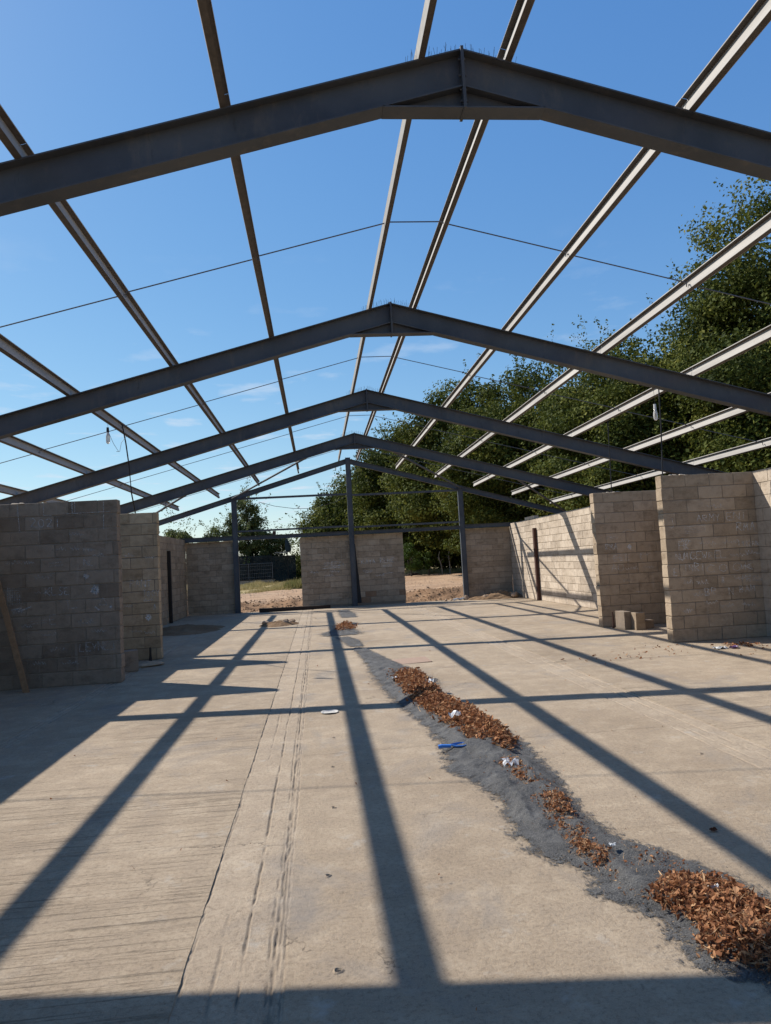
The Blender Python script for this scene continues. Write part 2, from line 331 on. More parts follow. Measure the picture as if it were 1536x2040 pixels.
def npmesh(name, V, Fq, mats, attrs=None, smooth=False, mi=None):
    V = np.asarray(V, dtype=np.float32); Fq = np.asarray(Fq, dtype=np.int32); k = Fq.shape[1]
    me = bpy.data.meshes.new(name); me.vertices.add(len(V)); me.vertices.foreach_set('co', V.ravel())
    me.loops.add(Fq.size); me.loops.foreach_set('vertex_index', Fq.ravel())
    me.polygons.add(len(Fq)); me.polygons.foreach_set('loop_start', np.arange(0, Fq.size, k, dtype=np.int32))
    try: me.polygons.foreach_set('loop_total', np.full(len(Fq), k, dtype=np.int32))
    except Exception: pass
    for m in (mats if isinstance(mats, (list, tuple)) else [mats]): me.materials.append(m)
    me.polygons.foreach_set('use_smooth', np.full(len(Fq), smooth))
    if mi is not None: me.polygons.foreach_set('material_index', np.asarray(mi, dtype=np.int32))
    me.update(calc_edges=True)
    for nme, arr in (attrs or {}).items():
        a = me.attributes.new(nme, 'FLOAT', 'POINT'); a.data.foreach_set('value', np.asarray(arr, dtype=np.float32))
    me.validate(); return me
def vnoise(x, y, seed=0):                                 # smooth value noise 0..1
    x = np.asarray(x, float); y = np.asarray(y, float); xi = np.floor(x).astype(int); yi = np.floor(y).astype(int)
    def hsh(a, b):
        h = (a*374761393 + b*668265263 + seed*974711) & 0x7fffffff
        h = ((h ^ (h >> 13))*1274126177) & 0x7fffffff; return ((h ^ (h >> 16)) & 0xffff)/65535.0
    fx = x-xi; fy = y-yi; fx = fx*fx*(3-2*fx); fy = fy*fy*(3-2*fy)
    return (hsh(xi, yi)*(1-fx)+hsh(xi+1, yi)*fx)*(1-fy) + (hsh(xi, yi+1)*(1-fx)+hsh(xi+1, yi+1)*fx)*fy
def fbm(x, y, seed=0, o=4):
    s = 0; a = 0.5; t = 0
    for k in range(o): s = s+a*vnoise(x*2**k, y*2**k, seed+k); t += a; a *= 0.5
    return s/t

# ------------------------------------------------------------------ ground
def ground_z(x, y):
    x = np.asarray(x, float); y = np.asarray(y, float)
    s = np.clip((y-32.6-0.8*(fbm(x*0.8, x*0, 5)-.5))/0.9, 0, 1)
    side = np.clip(x/8.0, -1, 1)*0.09
    plate = 0.20+side+np.clip((y-34)*0.0075, 0, 0.7)
    low = -0.20+np.clip((y-28.3)*0.01, -0.0, 0.04)
    z = low*(1-s)+plate*s
    z = np.where(y < 28.3, -0.13, z)
    bumpy = np.where(y > 28.3, (fbm(x*0.7, y*0.9, 3)-0.5)*0.10, 0)
    bumpy = bumpy + np.where((y > 29) & (y < 35), (fbm(x*2.6, y*2.6, 9, 5)-0.5)*0.26, 0)
    return z+bumpy
xs = np.unique(np.concatenate([np.linspace(-400, -30, 20), np.linspace(-30, -8, 30), np.linspace(-8, 12, 130), np.linspace(12, 40, 30), np.linspace(40, 400, 20)]))
ys = np.unique(np.concatenate([np.linspace(-200, 20, 20), np.linspace(20, 28.2, 12), np.linspace(28.4, 36, 70), np.linspace(36, 66, 80), np.linspace(66, 120, 20), np.linspace(130, 900, 20)]))
X, Y = np.meshgrid(xs, ys); Z = ground_z(X, Y)
Z = np.where(np.abs(X) > 40, np.minimum(Z, 0.6), Z)
nx, ny = len(xs), len(ys); idx = np.arange(nx*ny).reshape(ny, nx)
Fq = np.stack([idx[:-1, :-1], idx[:-1, 1:], idx[1:, 1:], idx[1:, :-1]], -1).reshape(-1, 4)
edge_g = np.where(X < 1, 43.5, 56)+(fbm(X*0.25, Y*0.1, 21)-0.5)*6
gr = np.clip((Y-edge_g)/1.5, 0, 1); gr = np.where((Y < 28) | (np.abs(X) > 30), 1, gr)
raw = np.clip((33.8-Y+(fbm(X*1.2, Y, 6)-.5)*.8)/.4, 0, 1)
me = npmesh('ground', np.stack([X, Y, Z], -1).reshape(-1, 3), Fq, M_GROUND, {'grass': gr.ravel(), 'raw': raw.ravel()}, True)
g = link('ground', me); g['kind'] = 'structure'

# ------------------------------------------------------------------ floor of separate slabs
floor = MB().box(-9.4, 9.4, -6.0, 28.25, -0.30, -0.05).build('floor', simple('joint dirt', (0.085, 0.07, 0.055), 1, 0.1, 30)); floor['kind'] = 'structure'
def wob(p, seed, amp=0.007): return (fbm(np.array(p)*1.7, np.array(p)*0+seed*1.7, seed, 6)-0.5)*2*amp+(fbm(np.array(p)*21, np.array(p)*0+seed*1.3, seed, 2)-0.5)*amp
def slab(x0, x1, y0, y1, mat, gap=0.003, seed=0, tl=0.0, dz=0.0):
    """slab with slightly ragged edges; tl = the transverse joint's drift along x"""
    nxs = max(2, int((x1-x0)/0.06)); nys = max(2, int((y1-y0)/0.045))
    bx = np.linspace(x0, x1, nxs+1); by = np.linspace(y0, y1, nys+1)
    bot = [(x, y0+gap+tl*(x-x0)+wob(x, int(y0*10) % 97)) for x in bx]
    rgt = [(x1-gap+wob(y, int(x1*10) % 89), y) for y in by[1:-1]]
    top = [(x, y1-gap+tl*(x-x0)+wob(x, int(y1*10) % 97)) for x in bx[::-1]]
    lft = [(x0+gap+wob(y, int(x0*10) % 89), y) for y in by[1:-1][::-1]]
    rgt = [(a, b+tl*(x1-x0)*1.0*((y1-b)/(y1-y0)*1+(b-y0)/(y1-y0))) for a, b in rgt]
    ring = bot+rgt+top+lft; n = len(ring); V = []
    for (a, b) in ring: V.append((a, b, dz))
    for (a, b) in ring: V.append((a, b, -0.06))
    F_ = [tuple(range(n))]+[(i, i+n, (i+1) % n+n, (i+1) % n) for i in range(n)]
    m = bpy.data.meshes.new('floor_slab'); m.from_pydata(V, [], F_); m.materials.append(mat); m.update()
    return link('floor_slab', m, floor)
JY_L = [-6, 1.2, 13.1, 21.0, 28.22]; JY_C = [-6, 2.0, 6.53, 9.55, 11.95, 15.3, 19.0, 23.0, 28.22]; JY_R = [-6, 3.2, 7.0, 10.55, 14.0, 18.2, 23.2, 28.22]; JY_O = [-6, 4, 14, 28.22]
for a, b in zip(JY_L, JY_L[1:]): slab(-4.60, -2.02, a, b, M_TAMP, 0.004)
for a, b in zip(JY_C, JY_C[1:]): slab(-1.59, 1.80, a, b, M_SMOOTH, 0.0025)
for a, b in zip(JY_R, JY_R[1:]): slab(2.20, 4.655, a, b, M_TAMP, 0.003)
for a, b in zip(JY_O, JY_O[1:]): slab(-9.4, -4.78, a, b, M_SMOOTH); slab(4.66, 9.4, a, b, M_TAMP)
def strip(x0, x1, lines, seed, y0=1.5, y1=28.22, ragged=0.5):
    """infill strip with long broken saw grooves; lines: (x, width, depth, share kept)"""
    nx = int((x1-x0)/0.006); yy = np.concatenate([np.arange(y0, 12, 0.03), np.arange(12, y1, 0.12), [y1]])
    xx = np.linspace(x0, x1, nx+1); X, Y = np.meshgrid(xx, yy)
    Z = (fbm(X*9, Y*9, seed)-0.5)*0.006; D = np.zeros_like(Z)
    Z = Z-0.004
    for k, (gx, gw, gd, keep) in enumerate(lines):
        c = gx+(fbm(Y*1.4, Y*0+k*3, seed+k)-0.5)*0.022+(fbm(Y*16, Y*0+k*5, seed+k, 3)-0.5)*0.010
        on = np.clip((fbm(Y*0.6, Y*0+k*7.3, seed+5*k, 3)-(0.78-0.6*keep))*10, 0, 1)*np.clip((fbm(Y*9, Y*0+k, seed+k)-0.30)*6, 0.1, 1)
        ww = gw*(0.2+1.2*fbm(Y*9, X*0+k, seed+31, 5)+0.9*np.clip(fbm(Y*1.3, Y*0+k*9, seed+77)-.5, 0, 1))
        a = np.clip(1.2-np.abs(X-c)/ww, 0, 1)**0.5*on*(0.55+0.9*fbm(X*60, Y*40, seed+8))
        Z -= a*gd; Z += np.clip(1-np.abs(X-c-ww*1.6)/0.012, 0, 1)*0.0012*on; D = np.maximum(D, np.clip(a, 0, 1))
    V = np.stack([X, Y, Z], -1).reshape(-1, 3); n = nx+1; m_ = len(yy); idx = np.arange(n*m_).reshape(m_, n)
    Fq = np.stack([idx[:-1, :-1], idx[:-1, 1:], idx[1:, 1:], idx[1:, :-1]], -1).reshape(-1, 4)
    return link('infill_strip', npmesh('infill_strip', V, Fq, M_GROOVE, {'dirt': D.ravel()}, True), floor)
strip(-2.06, -1.56, [(-2.012, 0.006, 0.006, 1.0), (-1.885, 0.008, 0.008, 0.60), (-1.775, 0.008, 0.011, 0.95), (-1.665, 0.006, 0.008, 0.9), (-1.643, 0.009, 0.010, 0.9), (-1.620, 0.006, 0.007, 0.9), (-1.602, 0.005, 0.006, 0.8)], 5)
strip(1.78, 2.22, [(1.825, 0.010, 0.010, 0.85), (1.93, 0.010, 0.010, 0.7), (2.04, 0.012, 0.012, 0.75), (2.16, 0.012, 0.012, 0.85)], 15)
strip(-4.80, -4.58, [(-4.75, 0.012, 0.02, 0.95), (-4.68, 0.010, 0.02, 0.9), (-4.62, 0.012, 0.02, 0.95)], 25)
def pock(x, y, r, name='anchor_hole'):
    n = 14; V = []; F_ = []
    prof = [(1.5, 0.0005), (1.2, 0.004), (1.0, 0.006), (0.8, 0.001), (0.7, 0.0008)]
    for pr, pz in prof:
        for k in range(n):
            a = 2*math.pi*k/n; q = pr*r*(1+0.12*math.sin(3*a+x*40)); V.append((x+q*math.cos(a), y+q*0.95*math.sin(a), pz))
    for i in range(len(prof)-1):
        for k in range(n): F_.append((i*n+k, i*n+(k+1) % n, (i+1)*n+(k+1) % n, (i+1)*n+k))
    F_.append(tuple((len(prof)-1)*n+k for k in range(n)))
    m = bpy.data.meshes.new(name); m.from_pydata(V, [], F_); m.materials.append(M_SMOOTH); m.materials.append(M_GRIT if False else M_DARKP)
    m.polygons[len(F_)-1].material_index = 1
    m.update(); link(name, m, floor)
for p in [(-1.372, 3.10, 0.017), (-1.40, 4.02, 0.014), (-1.345, 5.10, 0.014), (-1.33, 6.1, 0.012), (-1.30, 7.1, 0.012), (1.62, 5.6, 0.012), (0.86, 6.0, 0.010)]: pock(*p)

# ------------------------------------------------------------------ block walls
TH = 0.20
_cache = {}
def block_mesh(L_, mat, axis, var):
    key = (round(L_, 3), mat.name, axis, var)
    if key in _cache: return _cache[key]
    q = random.Random(hash((round(L_, 3), var)) & 0xffff); c = 0.007; a, b, h = L_/2, TH/2, 0.107
    J = lambda: q.uniform(-0.0030, 0.0030)
    V = []
    for z, ins in ((-h, c), (-h+c, 0), (h-c, 0), (h, c)):
        for sx, sy_ in ((-1, -1), (1, -1), (1, 1), (-1, 1)):
            x, y = sx*(a-ins*0.8)+J(), sy_*(b-ins)+J()*0.5
            V.append((x, y, z+J()*0.6) if axis == 'x' else (-y, x, z+J()*0.6))
    F_ = [(3, 2, 1, 0), (12, 13, 14, 15)]
    for k in range(3):
        for i in range(4): F_.append((k*4+i, k*4+(i+1) % 4, k*4+4+(i+1) % 4, k*4+4+i))
    m = bpy.data.meshes.new('concrete_block'); m.from_pydata(V, [], F_); m.materials.append(mat); m.update()
    _cache[key] = m; return m
def wall(name, label, axis, a0, a1, face, courses, mat, z0=0.0, back=1, parts=True, first=0, offs=0.0, stuff_range=None, odd=None):
    """axis 'x': runs along x, near face at y=face, body towards back*y. axis 'y': runs along y, inner face at x=face."""
    mid = face+back*TH/2
    base = ((a0+a1)/2, mid, z0) if axis == 'x' else (mid, (a0+a1)/2, z0)
    t = thing(name, label, 'wall', base)
    H_ = courses*0.225; e = 0.012
    core = MB()
    if axis == 'x': core.box(a0-base[0]+e, a1-base[0]-e, -TH/2+0.0075, TH/2-0.0075, -0.005, H_-0.012)
    else: core.box(-TH/2+0.0075, TH/2-0.0075, a0-base[1]+e, a1-base[1]-e, -0.005, H_-0.012)
    core.build('mortar_core', M_MORTAR, t)
    far = MB()
    for c in range(courses):
        zc = 0.225*c+0.1125; p = a0; k = 0
        first_len = (0.44, 0.215)[(c+first) % 2]
        while p < a1-0.04:
            Lb = first_len if k == 0 else 0.44
            Lb = min(Lb+(offs if k == 0 else 0), a1-p); k += 1
            if a1-(p+Lb) < 0.07: Lb = a1-p
            m_ = p+Lb/2
            stf = stuff_range and not (stuff_range[0] <= m_ <= stuff_range[1])
            dx_, dy_ = R.uniform(-0.003, 0.003), R.uniform(-0.0025, 0.0025)
            if k == 1 or p+Lb >= a1-0.001: dx_ *= 2.0
            mt = mat
            if odd and R.random() < odd[0]: mt = odd[1]
            if axis == 'x': lp = (m_-base[0]+dx_, dy_, zc)
            else: lp = (dy_, m_-base[1]+dx_, zc)
            if stf or not parts:
                if axis == 'x': far.box(lp[0]-Lb/2, lp[0]+Lb/2, lp[1]-TH/2, lp[1]+TH/2, zc-0.1075, zc+0.1075)
                else: far.box(lp[0]-TH/2, lp[0]+TH/2, lp[1]-Lb/2, lp[1]+Lb/2, zc-0.1075, zc+0.1075)
            else:
                o = link('concrete_block', block_mesh(Lb, mt, axis, R.randrange(3)), t, lp)
                o.rotation_euler = (R.uniform(-0.004, 0.004), R.uniform(-0.002, 0.002), R.uniform(-0.004, 0.004))
            p += Lb+0.01
    if far.v: far.build('far_blocks', mat, t)['kind'] = 'stuff'
    return t
YF = 28.25
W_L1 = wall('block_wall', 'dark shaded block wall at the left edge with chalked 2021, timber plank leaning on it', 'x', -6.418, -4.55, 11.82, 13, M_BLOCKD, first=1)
W_L2 = wall('block_wall', 'buff block pen wall behind the chalked 2021 wall, PANT chalked on it', 'x', -6.418, -4.54, 14.65, 13, M_BLOCKB)
W_R1 = wall('block_wall', 'nearest block wall on the right with many chalk scrawls and a sunlit end', 'x', 4.70, 6.418, 11.96, 13, M_BLOCK)
W_R2 = wall('block_wall', 'shaded block wall on the right with loose blocks stacked at its foot', 'x', 4.69, 6.418, 15.03, 13, M_BLOCK, first=1)
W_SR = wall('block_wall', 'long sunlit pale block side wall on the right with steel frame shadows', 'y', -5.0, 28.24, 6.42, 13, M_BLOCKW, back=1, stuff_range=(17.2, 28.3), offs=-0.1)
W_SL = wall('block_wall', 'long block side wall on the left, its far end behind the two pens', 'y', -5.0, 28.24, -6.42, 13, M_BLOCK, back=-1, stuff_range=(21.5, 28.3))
W_GL = wall('block_wall', 'dark block gable wall left of the left gable post', 'x', -6.418, -4.60, YF, 13, M_BLOCK, z0=-0.12)
W_GC = wall('block_wall', 'free-standing block gable panel in the centre behind the middle post', 'x', -2.02, 2.06, YF, 12, M_BLOCK, z0=0.09, odd=(0.03, M_BLOCKR))
W_GR = wall('block_wall', 'block gable wall right of the right gable post with rubble at its foot', 'x', 4.56, 6.418, YF, 13, M_BLOCK, z0=-0.12)
MB().box(-2.0, 2.04, -0.09, 0.09, -0.25, 0).build('footing', M_MORTAR, W_GC, (-0.02, 0, 0.0))
# chalk writing: stroke letters as thin ribbons a little proud of the block face
FONT = {'A': [[(0, 0), (.5, 1), (1, 0)], [(.2, .4), (.8, .4)]], 'B': [[(0, 0), (0, 1), (.7, .9), (.7, .6), (0, .5), (.9, .35), (.8, .05), (0, 0)]], 'C': [[(1, .85), (.5, 1), (.05, .6), (.1, .2), (.5, 0), (1, .15)]],
 'D': [[(0, 0), (0, 1), (.7, .85), (.95, .45), (.6, .05), (0, 0)]], 'E': [[(1, 1), (0, 1), (0, 0), (1, 0)], [(0, .5), (.7, .5)]], 'G': [[(1, .85), (.4, 1), (0, .5), (.4, 0), (1, .2), (1, .5), (.6, .5)]],
 'H': [[(0, 0), (0, 1)], [(1, 0), (1, 1)], [(0, .5), (1, .5)]], 'I': [[(.5, 0), (.5, 1)]], 'J': [[(.8, 1), (.8, .15), (.4, 0), (0, .2)]], 'K': [[(0, 0), (0, 1)], [(.9, 1), (0, .45), (.9, 0)]], 'L': [[(0, 1), (0, 0), (1, 0)]],
 'M': [[(0, 0), (.1, 1), (.5, .4), (.9, 1), (1, 0)]], 'N': [[(0, 0), (0, 1), (1, 0), (1, 1)]], 'O': [[(.5, 1), (.05, .75), (.05, .25), (.5, 0), (.95, .25), (.95, .75), (.5, 1)]], 'P': [[(0, 0), (0, 1), (.8, .9), (.8, .6), (0, .5)]],
 'R': [[(0, 0), (0, 1), (.8, .9), (.8, .6), (0, .5), (.9, 0)]], 'S': [[(1, .9), (.4, 1), (.1, .75), (.9, .35), (.6, 0), (0, .1)]], 'T': [[(0, 1), (1, 1)], [(.5, 1), (.5, 0)]], 'U': [[(0, 1), (.1, .1), (.6, 0), (1, .2), (1, 1)]],
 'W': [[(0, 1), (.25, 0), (.5, .6), (.75, 0), (1, 1)]], 'Y': [[(0, 1), (.5, .5), (1, 1)], [(.5, .5), (.5, 0)]], 'Z': [[(0, 1), (1, 1), (0, 0), (1, 0)]], '0': [[(.5, 1), (.05, .75), (.05, .25), (.5, 0), (.95, .25), (.95, .75), (.5, 1)]],
 '1': [[(.4, 1), (.5, 0)]], '2': [[(0, .8), (.5, 1), (.9, .7), (.1, .05), (1, 0)]], '3': [[(0, .95), (.8, .9), (.4, .55), (.9, .3), (.5, 0), (0, .1)]], '8': [[(.5, .5), (.1, .8), (.5, 1), (.9, .8), (.5, .5), (.05, .2), (.5, 0), (.95, .2), (.5, .5)]],
 '9': [[(.9, .7), (.5, 1), (.1, .75), (.5, .5), (.9, .7), (.8, 0)]], ' ': []}
class Chalk:
    def __init__(s, w, y): s.w, s.y, s.m = w, y-w.location.y-0.0065, MB()
    def line(s, pts, wd=0.007):
        x0, z0 = s.w.location.x, s.w.location.z
        for (ax, az), (bx, bz) in zip(pts, pts[1:]):
            d = math.hypot(bx-ax, bz-az) or 1e-6; wd_ = wd*R.uniform(1.0, 1.6); nx_, nz_ = -(bz-az)/d*wd_/2, (bx-ax)/d*wd_/2
            b = len(s.m.v); yy = s.y-0.0004*R.random()
            s.m.v += [(ax-nx_-x0, yy, az-nz_-z0), (bx-nx_-x0, yy, bz-nz_-z0), (bx+nx_-x0, yy, bz+nz_-z0), (ax+nx_-x0, yy, az+nz_-z0)]
            s.m.f.append((b, b+1, b+2, b+3)); s.m.mi.append(0)
    def text(s, t, x, z, h=0.13, wr=0.6, wd=0.008, gap=1.35):
        for ch in t:
            k = 1+R.uniform(-.12, .12); dz = R.uniform(-.06, .06)*h; sl = R.uniform(-.1, .15)
            for st in FONT.get(ch, []):
                pts = [(x+(u+sl*v)*h*wr*k+R.uniform(-1, 1)*h*.03, z+dz+v*h*k+R.uniform(-1, 1)*h*.03) for u, v in st]
                s.line(pts, wd)
            x += h*wr*gap
    def scrawl(s, x, z, w_, h, n=14, wd=0.006):
        p = [(x+w_*i/n+R.uniform(-.3, .3)*w_/n, z+h*(0.5+0.5*math.sin(i*2.3+R.random()*1.4))*R.uniform(.4, 1)) for i in range(n)]
        s.line(p, wd)
    def patch(s, x, z, r, n=22):
        pts = [(x+r*math.cos(i*2.4)*R.uniform(.5, 1), z+r*1.2*math.sin(i*2.4)*R.uniform(.5, 1)) for i in range(n)]
        s.line(pts, 0.009)
    def done(s):
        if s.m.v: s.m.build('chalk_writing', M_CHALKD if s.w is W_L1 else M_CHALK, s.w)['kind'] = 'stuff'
c = Chalk(W_L1, 11.82); c.text('2021', -5.89, 2.53, 0.14, 0.72, 0.010, 1.25); c.patch(-4.92, 1.48, 0.075, 30); c.patch(-5.05, 1.71, 0.05, 14)
for k in range(6): c.line([(-6.25+k*.035, 1.30), (-6.25+k*.035, 1.62-0.03*k)], 0.006); c.line([(-6.26, 1.58-k*.035), (-6.05, 1.58-k*.035)], 0.005)
c.line([(-5.34, 1.36), (-5.34, 1.22), (-5.2, 1.22)], 0.010); c.line([(-4.86, 1.24), (-4.80, 1.36), (-4.74, 1.24), (-4.86, 1.24)], .008); c.text('LEYNE3', -5.18, 0.53, 0.13, 0.55)
c.patch(-4.68, 1.20, .03, 8); c.line([(-4.93, 1.22), (-4.86, 1.16)], .016)
c.text('E', -5.62, 0.98, 0.15); c.text('KLSE', -5.68, 1.44, 0.12, 0.6); c.text('NL', -5.08, 1.87, 0.11); c.line([(-5.62, 1.94), (-5.42, 1.96)], .006); c.line([(-5.62, 1.90), (-5.40, 1.91)], .006); c.line([(-5.93, 1.04), (-5.62, 1.06)], .006); c.line([(-5.96, 1.00), (-5.66, 1.02)], .006)
for sx_, sz_ in [(-6.0, 1.95), (-5.85, 1.70), (-5.3, 2.13), (-6.2, 1.18), (-5.2, 0.95), (-6.05, 0.95), (-5.75, 0.80), (-5.9, 0.35), (-5.1, 2.10), (-5.0, 0.80), (-6.3, 1.95), (-4.95, 2.0), (-5.65, 0.55), (-5.85, 1.46), (-5.45, 0.33), (-5.3, 2.36), (-5.6, 2.13)]: c.scrawl(sx_, sz_, R.uniform(.15, .32), .09)
c.line([(-6.2, 1.24), (-6.05, 1.27), (-6.1, 1.21), (-5.9, 1.28)], .018); c.line([(-5.24, 2.92), (-5.24, 2.72)], .010); c.line([(-5.20, 2.92), (-5.20, 2.72)], .007); c.line([(-5.68, 2.90), (-5.68, 2.71), (-5.55, 2.71)], .009); c.line([(-6.08, 2.90), (-6.05, 2.45)], .008); c.line([(-4.75, 2.9), (-4.76, 2.45)], .008); c.line([(-5.4, 2.72), (-4.65, 2.73)], .007)
c.done()
c = Chalk(W_L2, 14.65); c.text('PANT', -5.10, 1.44, 0.15, 0.55, 0.011); c.text('TOG', -4.86, 1.25, 0.12, 0.55); c.text('Y', -4.60, 1.25, .12, .5); c.patch(-4.76, 0.83, 0.07, 26); c.text('A', -4.66, 0.98, 0.12, 0.5)
for q in [(-5.25, 1.05), (-4.85, 1.15), (-5.2, 2.05), (-4.8, 2.0), (-5.1, 0.55), (-4.85, 0.5)]: c.scrawl(q[0], q[1], .22, .08)
c.done()
c = Chalk(W_R1, 11.96); c.text('RMA', 6.03, 1.88, 0.15, 0.6, 0.010); c.text('HK', 4.93, 1.60, 0.14, 0.6, 0.009); c.text('1982AN', 6.02, 1.60, 0.09, 0.55); c.text('GEWREL', 5.12, 1.42, 0.12, 0.7, 0.009); c.text('INRI', 4.98, 1.21, 0.13, 0.6); c.text('COOK', 5.40, 1.18, 0.14, 1.15, 0.007, 1.5)
c.text('BR', 5.34, 0.78, 0.12, 0.7); c.text('N', 5.78, 0.77, .12, .6); c.text('BAM', 5.98, 0.80, .11, .7); c.text('NUMI', 4.86, 1.42, .12, .5); c.text('E', 4.80, 1.15, .12, .5); c.text('8', 5.66, .98, .09); c.text('MEAN', 6.05, .98, .10, .7); c.text('J', 4.78, 1.98, .15, .6); c.text('ARMY', 5.30, 2.08, .12, .7); c.text('ENI', 5.86, 2.08, .12, .8)
for k in range(5): c.line([(5.06, 1.99-k*.028), (5.45, 2.01-k*.028)], .005)
for q in [(5.3, 1.66), (5.75, 1.66), (5.85, 1.42), (4.95, 1.0), (5.2, 0.98), (6.0, 1.2), (5.1, .78), (5.6, .55), (4.9, .5), (6.0, .55), (5.3, .62), (5.9, 1.02), (5.5, 2.3), (4.95, 1.72), (6.15, 1.45)]: c.scrawl(q[0], q[1], R.uniform(.18, .34), .09)
c.done()
c = Chalk(W_R2, 15.03); c.text('RMA', 4.88, 1.66, 0.13, 0.55, 0.010); c.patch(5.42, 1.70, 0.06, 20); c.text('AO', 4.98, 1.19, 0.14, 0.8); c.text('E', 5.65, 1.44, .1); c.text('EEE', 5.05, 1.42, .12, .8); c.line([(5.3, 2.03), (5.4, 2.08), (5.6, 2.04)], .007)
for q in [(5.3, 1.2), (5.7, 1.2), (5.2, .95), (5.6, 1.5), (5.0, 1.45), (4.9, 1.9), (5.5, .7)]: c.scrawl(q[0], q[1], .3, .08)
c.done()
c = Chalk(W_GC, 28.25); c.text('SPEEZI', -1.12, 1.60, 0.16, 0.65, 0.016); c.text('KAYA RENE', 0.36, 1.63, 0.17, 0.65, 0.016); c.line([(.5, 1.27), (.72, 1.29)], .02); c.line([(1.2, 1.2), (1.6, 1.22)], .014); c.line([(-1.2, 1.53), (-.5, 1.54)], .012)
for q in [(-1.7, 1.35), (-1.1, 1.2), (.4, 1.3), (.9, 1.1), (1.2, 1.45), (-0.9, 1.35)]: c.scrawl(q[0], q[1], .4, .12, 12, .012)
c.done()
# small cement crusts on the wall tops
def crust(w, x, y, z, sx_, seed):
    q = random.Random(seed); mb = MB(); 
    for i in range(5):
        a = x+q.uniform(-sx_, sx_); s_ = q.uniform(.02, .045); b = y+q.uniform(-.06, .02)
        mb.hexa([(a-s_, b-s_, z), (a+s_*1.2, b-s_, z), (a+s_, b+s_, z), (a-s_, b+s_, z), (a-s_*.5, b-s_*.4, z+s_*.5), (a+s_*.5, b-s_*.5, z+s_*.4), (a+s_*.4, b+s_*.4, z+s_*.5), (a-s_*.5, b+s_*.5, z+s_*.4)])
    o = mb.build('mortar_crust', M_BLOCKW, w); o.location = -Vector(w.location)
crust(W_L1, -6.05, 11.88, 2.915, .10, 1); crust(W_R2, 5.15, 15.1, 2.915, .12, 2); crust(W_R1, 5.05, 12.03, 2.915, .15, 3)

# ------------------------------------------------------------------ portal frames
Y1, S, ZR, T = 5.5388, 5.7086, 5.838, 0.2692
EV = 9.05
names_f = {0: 'dark steel portal frame directly overhead, behind the camera position', 1: 'dark steel portal frame nearest the camera, highest across the top of the view', 2: 'dark steel portal frame second from the front, its ridge below the nearest frame',
           3: 'dark steel portal frame third from the front, above the shaded left wall top', 4: 'dark steel portal frame just in front of the thin gable frame'}
PX = [0.36+1.5536*i for i in range(6)]
def spikes(yc, sgn, seed):
    q = random.Random(seed); mb = MB(); x = 0.03
    while x < 0.47:
        z = ZR-T*x; 
        for k in range(2):
            a = q.uniform(-.45, .45); b = q.uniform(-.35, .35); h = q.uniform(.085, .12)
            y0 = yc+q.uniform(-.03, .03)
            mb.tube([(sgn*x, y0, z), (sgn*(x)+h*math.sin(a)*.6, y0+h*math.sin(b), z+h)], 0.0015, 3, cap=False)
        x += 0.034+q.uniform(-.006, .006)
    mb.shear(0, ZR+.002, sgn*.47, ZR-.47*T+.002, .004, 0, yc-.012, yc+.012)
    return mb
